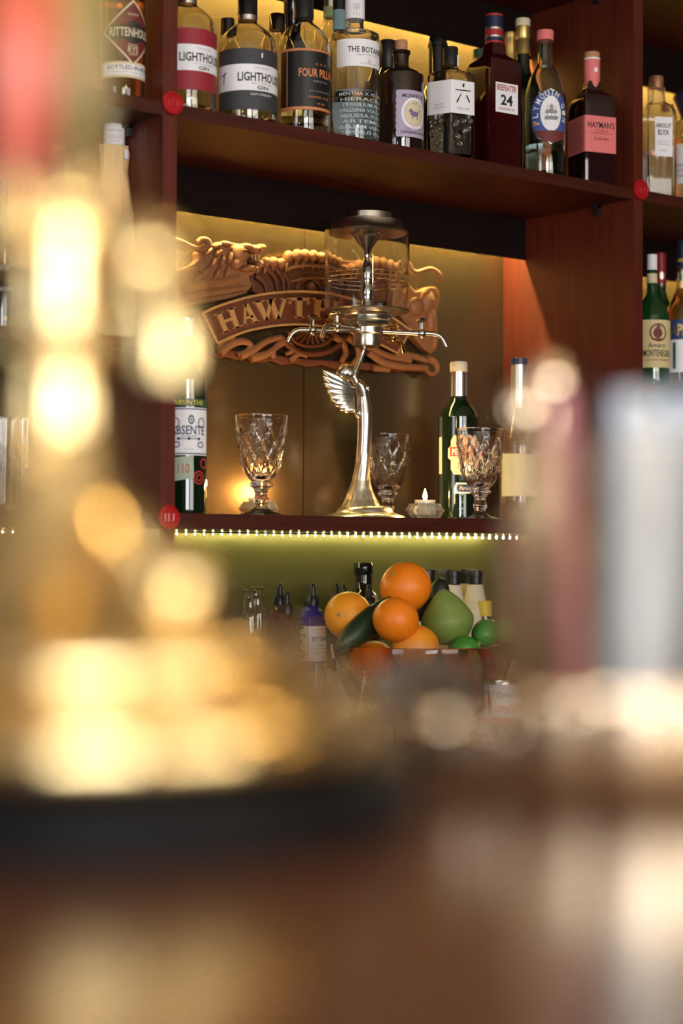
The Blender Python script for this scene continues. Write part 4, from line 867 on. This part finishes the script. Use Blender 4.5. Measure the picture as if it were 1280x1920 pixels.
# ------------------------------------------------------------------ fruit bowl and things on the back counter
bp_ = at(791, 1200, .02); bp_.z = CTR
bw = thing('glass_fruit_bowl', 'large clear glass bowl heaped with oranges and limes', 'bowl', bp_)
bk = depth((bp_.x, bp_.y, CAM.z))/FPX; RB = 172*bk; HB = zat(bp_, 1207)-CTR
outp = [(.36*RB, 0), (.38*RB, .004), (.56*RB, .10*HB), (.76*RB, .30*HB), (.90*RB, .55*HB), (.97*RB, .80*HB), (RB, .985*HB), (RB-.0012, HB), (RB-.0024, .985*HB), (.97*RB-.003, .80*HB), (.90*RB-.0032, .55*HB), (.76*RB-.0034, .31*HB+.001), (.56*RB-.0034, .12*HB+.002), (.34*RB, .008), (.0003, .007)]
MB().lathe([(.0003, .001)]+outp, 72, cap0=False, cap1=False).build('bowl_glass', pm('bowl_glass', (.84, .74, .56), .05, trans=1, ior=1.42, var=0), bw, fix=False)
def fruit(name, label, cat, cx, cy_, Y, r, mat, shape='round', rot=(0, 0, 0), group=None, scar=None):
    p = at(cx, cy_, Y); k = depth(p)/FPX; t = thing(name, label, cat, p, 0, group)
    mb = MB(); n, m = 36, 20; r *= k; rings = []
    for i in range(m+1):
        a = PI*i/m; z = math.cos(a); q = math.sin(a)
        if shape == 'round': rr = q*(1+.012*math.cos(3*a)); zz = z*.95-(.05*math.exp(-((a/.28)**2)))
        elif shape == 'lime': rr = q*.93; zz = z*1.08+(.14*math.exp(-((a/.22)**2))-.10*math.exp(-(((PI-a)/.25)**2)))
        elif shape == 'pear': rr = q*(1.0 if z < 0 else 1-.42*z); zz = z*(1.0 if z < 0 else 1.10)
        elif shape == 'long': rr = q**.95*.31; zz = z
        elif shape == 'avo': rr = q*(.80-.12*z); zz = z*1.1
        rings.append([Vector((max(rr, .004)*r*math.cos(2*PI*j/n), max(rr, .004)*r*math.sin(2*PI*j/n), zz*r)) for j in range(n)])
    M = Matrix.Rotation(rot[2], 3, 'Z') @ Matrix.Rotation(rot[1], 3, 'Y') @ Matrix.Rotation(rot[0], 3, 'X')
    mb.loft([[M @ v for v in g] for g in rings]); mb.build('peel', mat, t)
    top = max((v for v in rings[0]), key=lambda v: v.z).z
    s_ = MB(); c = M @ Vector((0, 0, top-.0015))
    s_.lathe([(.0045, 0), (.0042, .0016), (.0022, .0026), (.001, .0022)], 9)
    s_.v = [M @ v+c for v in s_.v]; s_.build('stem_scar', STEMG, t)
    return t
# rot: tip the stem end towards the camera side etc.
OG = 'oranges in the glass bowl'
def toward(px_dx, up, back):                     # rotation that points +Z along a camera-relative direction
    d = (R0*px_dx+U0*up-F0*back).normalized(); e = Vector((0, 0, 1)).rotation_difference(d).to_euler('XYZ'); return e
def R3(dx, up, back): e = toward(dx, up, back); return (e.x, e.y, e.z)
fruit('orange', 'orange on top of the heap in the glass bowl', 'orange', 760, 1101, .03, 49, ORANGE_PEEL, rot=R3(-.55, .55, .55), group=OG)
fruit('orange', 'yellow patched orange with green stem scar at the left of the heap', 'orange', 652, 1154, .085, 45, ORANGE_PEEL2, rot=R3(-.42, .06, .9), group=OG)
fruit('orange', 'orange in the middle of the heap below the topmost one', 'orange', 742, 1162, -.05, 44, ORANGE_PEEL, rot=R3(.5, .9, -.2), group=OG)
fruit('orange', 'orange half sunk at the front rim of the glass bowl', 'orange', 778, 1216, -.055, 46, ORANGE_PEEL2, rot=R3(-.7, .7, .1), group=OG)
fruit('orange', 'orange inside the bowl below the dark green cucumber', 'orange', 700, 1244, .05, 44, ORANGE_PEEL, rot=R3(.2, .5, -.5), group=OG)
fruit('orange', 'orange deep in the bowl behind the glass wall at left', 'orange', 668, 1226, .125, 34, ORANGE_PEEL2, rot=R3(.2, .5, -.5), group=OG)
fruit('orange', 'orange at the bottom of the bowl under the others', 'orange', 766, 1304, .02, 45, ORANGE_PEEL, rot=R3(.2, .5, -.5), group=OG)
fruit('orange', 'orange at the bottom of the bowl below the limes', 'orange', 858, 1286, -.03, 44, ORANGE_PEEL, rot=R3(.2, .5, -.5), group=OG)
fruit('orange', 'orange at the bottom of the bowl, farthest left', 'orange', 722, 1306, .075, 38, ORANGE_PEEL2, rot=R3(.2, .5, -.5), group=OG)
fruit('green_pear', 'large green pear shaped fruit at the right of the heap', 'fruit', 838, 1160, -.03, 50, PEARP, 'pear', rot=R3(-.12, .96, .1))
LG = 'limes in the glass bowl'
fruit('lime', 'bright green lime at the right rim of the bowl', 'lime', 909, 1187, -.06, 27, LIMEP, 'lime', rot=R3(-.4, -.55, .7), group=LG)
fruit('lime', 'lime half hidden below the green pear shaped fruit', 'lime', 868, 1218, -.075, 28, LIMEP, 'lime', rot=R3(.8, .3, .4), group=LG)
fruit('lime', 'pale lime at the far right of the bowl', 'lime', 951, 1181, -.085, 26, PEARP, 'lime', rot=R3(.8, .3, .4), group=LG)
fruit('cucumber', 'dark green cucumber lying across the left rim of the bowl', 'cucumber', 692, 1168, .03, 84, CUC, 'long', rot=R3(.74, .58, -.5))
fruit('avocado', 'dark avocado behind the topmost orange', 'avocado', 822, 1112, .10, 26, AVO, 'avo', rot=R3(.25, .9, .1), group='avocados in the bowl')
fruit('avocado', 'green black avocado wedged under the topmost orange', 'avocado', 803, 1142, .05, 26, AVO, 'avo', rot=R3(.7, .6, .1), group='avocados in the bowl')

DG = 'dropper bitters bottles on the ledge'
def dropper(cx, top, Y, rb, mat, label, lab=None, tall=1.0):
    b = Bottle('bitters_bottle', label, cx, Y, LEDGE, 12, group=DG)
    t = top
    b.body([(1262, rb), (t+72, rb), (t+62, rb*.96), (t+53, rb*.78), (t+46, rb*.52), (t+42, 9.5), (t+40, 9.5)], mat, hollow=False, smooth=2)
    b.cap([(t+42, 12.2), (t+26, 12.2), (t+24.5, 11)], BLACK, 'screw_collar'); b.cap([(t+25, 7.5), (t+21, 6.4), (t+7, 5.9), (t+3, 4.8), (t+.5, 2.6)], BLACK, 'dropper_bulb')
    if lab:
        L = b.paper(1240, t+80, rb, PAPER, -30, 115)
        b.paper(1240, t+80, rb, CREAM, -110, -31, 'patterned_side', off=.0006)
        mk = []
        rn = random.Random(2)
        for i in range(26): mk.append(ell(rn.uniform(.8, 2.2), rn.uniform(1, 3), 7, rn.uniform(-14, 10), rn.uniform(-36, 36)))
        b.patch((1240+t+80)/2, rb, mk, INK, b.t, -66, .0010, 'pattern')
        b.texts([('BITTERMENS', 1198, 44, 9)], rb, INK, L, 36, .008, .0009); b.texts([('COCKTAIL BITTERS', 1186, 34, 1.6), ('----------', 1180, 34, 1), ('----------', 1211, 34, 1), ('----------', 1216, 34, 1)], rb, INK_GR, L, 36, 0, .0009); b.texts([('BURLESQUE', 1224, 36, 4)], rb, COPPER, L, 36, 0, .0009)
    return b
dropper(588.5, 1094, .232, 24.5, COBALT, 'cobalt blue dropper bottle with white label on the ledge', True)
dropper(583, 1092.5, .318, 23, COBALT, 'dropper bottle directly behind the labelled cobalt one')
dropper(527, 1093, .26, 24, AMB_GLASS, 'taller dark dropper bottle of the pair left of the cobalt one')
dropper(540, 1109, .235, 22, AMB_GLASS, 'shorter dark dropper bottle of the pair left of the cobalt one')
dropper(632, 1093, .30, 23, AMB_GLASS, 'dropper bottle behind the yellow patched orange, left of two bulbs')
dropper(646, 1096, .24, 22, AMB_GLASS, 'dropper bottle behind the yellow patched orange, right of two bulbs')
dropper(693, 1096, .235, 23, AMB_GLASS, 'dropper bottle between the two upper oranges')
def vial(cx, top, label):
    b = Bottle('glass_flask', label, cx, .27, LEDGE, 0, 'flask', 'small clear flasks on the ledge')
    b.body([(1262, 24), (top+62, 24), (top+50, 20), (top+40, 12), (top+30, 11), (top+8, 11), (top+4, 17), (top+1, 20), (top, 20)], GLASS, wall=1.6, base=6, smooth=2)
vial(470, 1103, 'small clear flask with flared lip, left of two'); vial(484, 1098, 'small clear flask with flared lip, right of two')
b = Bottle('bitters_bottle', 'large black capped bottle on the ledge behind the oranges', 682.5, .33, LEDGE, 0, group='dark capped bottles on the ledge')
b.body([(1262, 30), (1135, 30), (1118, 28), (1108, 22), (1102, 17), (1070, 16.5)], DK, hollow=False, smooth=2); b.cap([(1078, 17.2), (1074, 18.2), (1068, 18.2), (1067, 16.6), (1066, 18.4), (1057, 18.4), (1055, 17)], BLACKG, 'cap'); b.paper(1180, 1116, 30, LABELY, 20, 60)
def sauce(cx, top, Y, label, cap_mat, paper_mat, rn=13):
    b = Bottle('bitters_bottle', label, cx, Y, LEDGE, 0, group='paper wrapped bitters bottles on the ledge')
    b.body([(1262, 27), (top+100, 27), (top+80, 25), (top+60, 19), (top+40, 14.5), (top+24, rn-1.5), (top+20, rn-1.5)], DK_BROWN, hollow=False, smooth=2)
    b.cap([(top+25, rn), (top+12, rn), (top+11, rn+1), (top+1, rn+1), (top, rn)], cap_mat, 'cap')
    w_ = MB(); rr = []
    rnd = random.Random(cx)
    for yy, r in ((1255, 28.2), (top+100, 28.4), (top+80, 26.5), (top+60, 20.8), (top+42, 16.6), (top+27, 14.2)):
        rr.append([Vector(((r+rnd.uniform(0, 1.3))*b.k*math.sin(q), -(r+rnd.uniform(0, 1.3))*b.k*math.cos(q), b.H(yy))) for q in [2*PI*j/24 for j in range(24)]])
    w_.loft(rr, True, False, False).build('paper_wrap', paper_mat, b.t, angle=25)
sauce(892, 1069, .25, 'black capped bitters bottle in cream paper, rightmost of the row', BLACK, CREAM)
sauce(876, 1067, .33, 'bitters bottle in yellow paper just behind the rightmost one', BLACK, LABELY)
sauce(851, 1070, .25, 'black capped bitters bottle in cream paper above the green pear', BLACK, CREAM)
sauce(833, 1066, .33, 'bitters bottle with grey cap in pale paper above the green pear', GREYM, CREAM)
sauce(803, 1068, .27, 'black capped bitters bottle just right of the topmost orange', BLACK, CREAM)
b = Bottle('bitters_bottle', 'small bitters bottle with yellow cap and oversized white label', 909, .225, LEDGE, 0, group='dark capped bottles on the ledge')
b.body([(1262, 19), (1185, 19), (1172, 17), (1164, 13), (1150, 12)], DK_BROWN, hollow=False, smooth=2); b.cap([(1155, 14.6), (1149, 14.6), (1148.6, 14), (1128, 14), (1126.5, 13)], YELLOW, 'cap'); b.paper(1255, 1163, 19.6, PAPER)
# cans, jar, tumbler, red tin
def can(cx, Y, top, label):
    b = Bottle('drink_can', label, cx, Y, CTR, -8, 'can', 'white and red drink cans')
    r = 33; k = b.k; H = b.H(top)
    MB().lathe([(.0003, .001), (r*k*.86, 0), (r*k*.9, .003), (r*k, .007), (r*k, H-.007), (r*k*.93, H-.002), (r*k*.93, H), (r*k*.86, H), (r*k*.84, H-.003), (.0003, H-.003)], 40, cap0=False, cap1=False).build('body', SILVER, b.t, fix=False)
    L = b.paper(1358, top+7, r, PAPER, -180, 180, 'printed_wrap'); b.paper(1358, 1345, r, CORAL, -180, 180, 'red_foot_band', L, .0008)
    b.patch(1313, r, [[(-16, 30), (-5, -16), (-11, -24), (-16, -32)]], CORAL, L, -14, .0009, 'red_wedge')
    b.texts([('Contratto', 1303, 48, 11)], r, INK_GR, L, 32, .012, .0009); b.texts([('CAN-BITTER', 1328, 58, 12)], r, CORAL, L, 36, .012, .0009); b.texts([('Contratto', 1298, 30, 6)], r, INK_GR, L, -62, .004, .0009)
can(942, -.16, 1277, 'white and red drink can on the counter right of the bowl, front one')
can(931, -.05, 1282, 'white and red drink can on the counter right of the bowl, rear one')
b = Bottle('red_tin', 'small red tin behind the drink cans', 924, .10, CTR, 0, 'tin')
b.body([(1350, 16), (1255, 16), (1251, 15)], REDCAP, hollow=False, smooth=0); b.cap([(1253, 16.6), (1249, 16.6)], MAROON, 'lid')
b = Bottle('glass_jar', 'clear screw neck glass jar in front of the fruit bowl', 785, -.22, CTR, 0, 'jar')
b.body([(1388, 46), (1300, 46), (1286, 43), (1279, 39), (1274, 40), (1271, 38.5), (1267, 40), (1263, 38.5), (1258, 39.5), (1255, 39)], GLASS, wall=2, base=6, smooth=2)
b = Bottle('tumbler', 'clear tumbler on the counter in front of the cobalt bottle', 590, -.02, CTR, 0, 'glass')
b.body([(1368, 21), (1300, 23), (1244, 26)], GLASS, wall=1.6, base=9, smooth=0)
b = Bottle('stirrer_glass', 'short clear glass with a wooden stirrer before the bowl', 664, -.25, CTR, 0, 'glass')
b.body([(1400, 22), (1350, 24), (1318, 25)], GLASS, wall=1.6, base=9, smooth=0)
o = MB().tube([at(664, 1378, -.25), at(683, 1266, -.26)], .0016, 8).build('wooden_stirrer', pm('stirrer_wood', (.75, .42, .22), .5), None); tag(o, 'thin wooden stirrer leaning in front of the bowl', 'stirrer')

# ------------------------------------------------------------------ the bar in the foreground
BT = 1.154
bar = thing('bar_counter', 'dark polished wooden bar counter in the foreground', 'bar', (0, 0, 0))
for y0, y1 in ((-2.95, -2.705), (-2.703, -2.458), (-2.456, -2.211), (-2.209, -1.97)):
    MB().span((-4.2, y0, BT-.045), (3.0, y1, BT)).build('plank', W_BAR, bar, False)
MB().span((-4.15, -2.85, 0), (2.95, -2.05, BT-.045)).build('bar_body', W_D, bar, False)
# beer tap tower at left
tp = front(112, .68, BT); tw = thing('beer_tap_tower', 'large brass beer tap tower on a black round base, far out of focus', 'beer tap', tp, camturn(tp))
MB().lathe([(.0003, 0), (.128, 0), (.131, .003), (.131, .016), (.128, .0215), (.120, .0235), (.0003, .0238)], 64, cap0=False, cap1=False).build('black_base', TRAY, tw, fix=False)
def half_round(r, z0, z1, n=8):                  # convex ring moulding
    return [(r-(z1-z0)*.5+(z1-z0)*.5*math.sin(PI*i/n), z0+(z1-z0)*(.5-.5*math.cos(PI*i/n))) for i in range(n+1)]
MB().lathe([(.0003, .0239)]+half_round(.119, .0240, .046)+half_round(.100, .0465, .0665)+crom([(.084, .067), (.066, .074), (.050, .084), (.037, .096), (.026, .110), (.0195, .124), (.0162, .142)], 3)+[(.0003, .142)], 72, cap0=False, cap1=False).build('stepped_foot', BRASS_F, tw, fix=False)
MB().lathe([(.0003, .1395), (.0155, .1395), (.0150, .160)]+half_round(.023, .161, .179)+[(.0150, .180), (.0150, .214), (.0170, .216), (.0185, .221), (.016, .227), (.009, .231), (.0003, .232)], 56, cap0=False, cap1=False).build('column', BRASS_F, tw, fix=False)
def tower_handle(x, y, z, hmat, prof):
    tb = MB(); tb.ball((x, y, z), .0095, 18, 10); tb.tube([(x, y, z), (x, y, z+.020)], [.0065, .0055], 12); tb = tb.build('lever', BRASS_F, tw)
    MB().lathe([(r, z+.018+h) for r, h in prof], 26, c=(x, y, 0)).build('tap_handle', hmat, tb)
tower_handle(.006, -.004, .228, HANDLE_O, [(.003, 0), (.006, .002), (.0085, .012), (.0098, .04), (.0088, .08), (.007, .12), (.005, .14), (.001, .142)])
tower_handle(-.015, -.022, .208, HANDLE_R, [(.003, 0), (.006, .002), (.007, .012), (.0105, .025), (.0125, .045), (.0125, .062), (.009, .072), (.001, .075)])
m = MB(); m.tube([(.010, -.008, .198), (.030, -.026, .196)], .010, 16); m.ball((.028, -.024, .200), .0150, 20, 12); tb = m.build('tap_body', BRASS_F, tw)
MB().tube(bez([(.028, -.024, .196), (.034, -.030, .186), (.037, -.032, .172), (.037, -.032, .160)], 5), .0098, 16).build('tap_spout', BRASS_F, tb)
m = MB(); m.ball((.040, -.030, .084), .014, 18, 10); m.tube([(.022, -.015, .106), (.040, -.030, .084)], .007, 12); m.build('drain_knob', BRASS_F, tw)
# tall jar of straws at right
jp = front(1150, .83, BT); jr = thing('straw_jar', 'tall clear glass jar at the right edge of the bar, far out of focus', 'jar', jp)
jn = lambda t: 1+.012*math.cos(10*t)
MB().lathe([(.0003, .001), (.034, 0), (.036, .004), (.039, .08), (.0415, .150), (.042, .152), (.0405, .151), (.0375, .08), (.031, .034), (.0003, .033)], 60, jn, cap0=False, cap1=False).build('jar_glass', GLASS_FG, jr, fix=False)
rn = random.Random(11)
SW = [(-.019, .0, STRAW_P, -.02, .170, 'pink straw standing in the tall glass jar'), (.000, -.018, STRAW_B, .0, .166, 'pale blue straw in the tall jar, nearest the pink one'), (.008, .012, STRAW_W, .02, .170, 'white straw in the middle of the tall jar, behind others'), (.010, -.012, STRAW_W, .03, .164, 'white straw in the middle of the tall jar, in front'), (.019, -.012, STRAW_B, .05, .168, 'pale blue straw at the right of the tall jar'), (.027, .0, STRAW_W, .07, .164, 'white straw at the right wall of the tall jar'), (.021, .012, STRAW_W, .07, .172, 'tallest white straw at the back of the tall jar')]
for i, (x, y, m_, lean, L_, lab_) in enumerate(SW):
    d = Vector((R0.x*x+F0.x*y, R0.y*x+F0.y*y, 0)); a = jp+d*.9+Vector((0, 0, .0345)); e = jp+d*1.25+R0*lean*.06+Vector((0, 0, L_))
    st = MB(); ax = (e-a).normalized()
    q1 = ax.cross(Vector((0, 1, 0))).normalized(); q2 = ax.cross(q1); ring = lambda c, r: [c+(q1*math.cos(2*PI*j/12)+q2*math.sin(2*PI*j/12))*r for j in range(12)]
    st.loft([ring(a, .0042), ring(e, .0042), ring(e, .0034), ring(a, .0034)], True, False, False)
    o = st.build('drinking_straw', m_, None)
    tag(o, lab_, 'straw', 'straws in the tall jar')
# cut glass dish and shot glasses nearer the far edge of the bar
def facet_glass(name, label, px, z, r, h, nf, cat, group=None):
    p = front(px, z, BT); t = thing(name, label, cat, p, .3, group)
    sec = ngon(nf, 0, 30)
    MB().lathe([(.0003, .0008), (r*.72, 0), (r*.78, .003), (r*.9, h*.5), (r, h*.96), (r*.99, h), (r*.92, h*.98), (r*.84, h*.5), (r*.70, .010), (.0003, .009)], nf*6, sec, cap0=False, cap1=False).build('glass', GLASS_FG, t, fix=False, angle=25)
    return t
COPPER_P = pm('polished_copper', (.98, .79, .57), .15, metal=1, var=.04)
def reflector_cup(px, z, r, h, label):  # cups are added to mirror the windows and brighten the lower right
    p = front(px, z, BT); t = thing('reflector_cup', label, 'cup', p, .2, 'fluted copper reflector cups added on the bar')
    fl_ = lambda q: 1+.035*math.cos(14*q)
    MB().lathe([(.0003, .0005), (r*.62, 0), (r*.70, .003), (r*.86, h*.35), (r*.96, h*.75), (r, h), (r*.95, h), (r*.90, h*.72), (r*.78, h*.35), (r*.6, .006), (.0003, .005)], 84, fl_, cap0=False, cap1=False).build('fluted_bowl', COPPER_P, t, fix=False, angle=70)
    MB().lathe([(r*.99, h-.001), (r*1.05, h-.0005), (r*1.05, h+.0012), (r*.96, h+.0012)], 60, cap0=False, cap1=False).build('rolled_rim', COPPER_P, t, fix=False)
reflector_cup(862, .745, .019, .030, 'blurred copper cup added as reflector on the bar in front of the fruit bowl')
reflector_cup(944, .735, .018, .030, 'blurred copper cup added as reflector between the fruit bowl and the straw jar')
reflector_cup(1062, .715, .020, .040, 'blurred copper cup added as reflector in front of the straw jar, leftmost')
reflector_cup(1180, .705, .022, .042, 'blurred copper cup added as reflector in front of the straw jar, middle')
reflector_cup(1290, .715, .020, .042, 'blurred copper cup added as reflector at the right edge of the bar')
TG = 'tumblers around the straw jar'
SG = 'shot glasses on the far side of the bar'
facet_glass('shot_glass', 'blurred shot glass in front of the fruit bowl, left of three', 735, 1.02, .017, .034, 9, 'glass', SG)
facet_glass('shot_glass', 'blurred shot glass in front of the fruit bowl, middle of three', 806, 1.06, .017, .040, 9, 'glass', SG)
facet_glass('shot_glass', 'blurred shot glass in front of the fruit bowl, right of three', 858, 1.04, .017, .034, 9, 'glass', SG)
facet_glass('bar_tumbler', 'blurred clear tumbler just left of the straw jar', 1015, .86, .022, .085, 12, 'glass', TG)
facet_glass('bar_tumbler', 'blurred low tumbler behind the straw jar, nearest the copper cups', 1062, .95, .028, .060, 12, 'glass', TG)
facet_glass('bar_tumbler', 'blurred low tumbler directly behind the straw jar', 1130, .95, .028, .062, 12, 'glass', TG)
facet_glass('bar_tumbler', 'blurred low tumbler behind the straw jar at the right edge', 1262, .96, .028, .060, 12, 'glass', TG)

sp_ = front(1020, .86, BT); STICK = pm('warm_band_stick_wood', (.80, .56, .40), .5, var=.1)  # sticks added to stand in for bright peach haze in the glass
for i, (x, y, L_) in enumerate([(-.012, .0, .112), (-.006, -.010, .118), (.0, .010, .108), (.004, -.008, .122), (.010, .004, .114), (.013, -.006, .106), (-.008, .009, .120), (.006, .010, .116)]):
    d = R0*x+F0*y; a = sp_+d*.85+Vector((0, 0, .0095)); e = sp_+d*1.3+Vector((0, 0, L_)); q = (e-a).normalized()
    o = MB().tube([a, e], .0028, 8, .5).build('warm_band_stick', STICK, None)
    tag(o, 'pale stick added as a bright warm band in the tumbler left of the straw jar', 'stir stick', 'sticks added as a warm band in the tumbler')

def glint_spoon(px, py, z, foot_px, label):  # spoons added so their large ball ends throw bright blurred glints
    t = thing('glint_spoon', label, 'spoon', front(foot_px, z, BT), 0, 'copper spoons added for glints in the tumbler')
    a = Vector((0, 0, .011)); e = front(px, z, 0)-front(foot_px, z, 0); e = Vector((e.x, e.y, .096+(1041-py)/FPX*z)); d = (e-a).normalized()
    MB().tube([a+d*.012, a+(e-a)*.5, e-d*.006], .0018, 8).build('stem', COPPER_P, t)
    MB().ball(e, (.010, .010, .013), 20, 12).build('glint_ball', COPPER_P, t); MB().ball(a+d*.012+Vector((0, 0, .003)), (.009, .004, .012), 14, 8).build('spoon_bowl', COPPER_P, t)
glint_spoon(1030, 716, .95, 1052, 'blurred copper spoon added for its glint, the taller of two left of the jar')
glint_spoon(978, 768, .95, 1040, 'blurred copper spoon added for its glint, the shorter of two left of the jar')

# ------------------------------------------------------------------ pendant lamps over the bar (above the frame)
def pendant(x, y, z, label, power):
    t = thing('pendant_lamp', label, 'lamp', (x, y, z), 0, 'pendant lamps over the bar')
    MB().lathe([(.0003, .144), (.022, .143), (.024, .120), (.020, .112), (.0003, .111)], 24, cap0=False, cap1=False).build('fitting', BRASS, t, fix=False)
    MB().lathe([(.0003, 0)]+[(.058*math.sin(PI*i/16), .058-.058*math.cos(PI*i/16)) for i in range(1, 16)]+[(.0003, .1155)], 28, cap0=False, cap1=False).build('opal_globe', BULB, t, fix=False)
    MB().tube([(0, 0, .1435), (0, 0, 3.3-z-.001)], .004, 8).build('cord', BLACK, t)
for i, (x, y, z) in enumerate([(-3.3, -2.6, 1.95), (-1.35, -4.2, 1.75), (-.45, -3.9, 1.75), (.35, -3.5, 1.75), (-.55, -2.35, 2.15)]):
    pendant(x, y, z, ['pendant lamp over the left end of the bar', 'pendant lamp nearest the wide street window', 'pendant lamp in the middle of the row of three', 'pendant lamp of the row of three, nearest the end wall', 'pendant lamp above the straw jar'][i], 1)
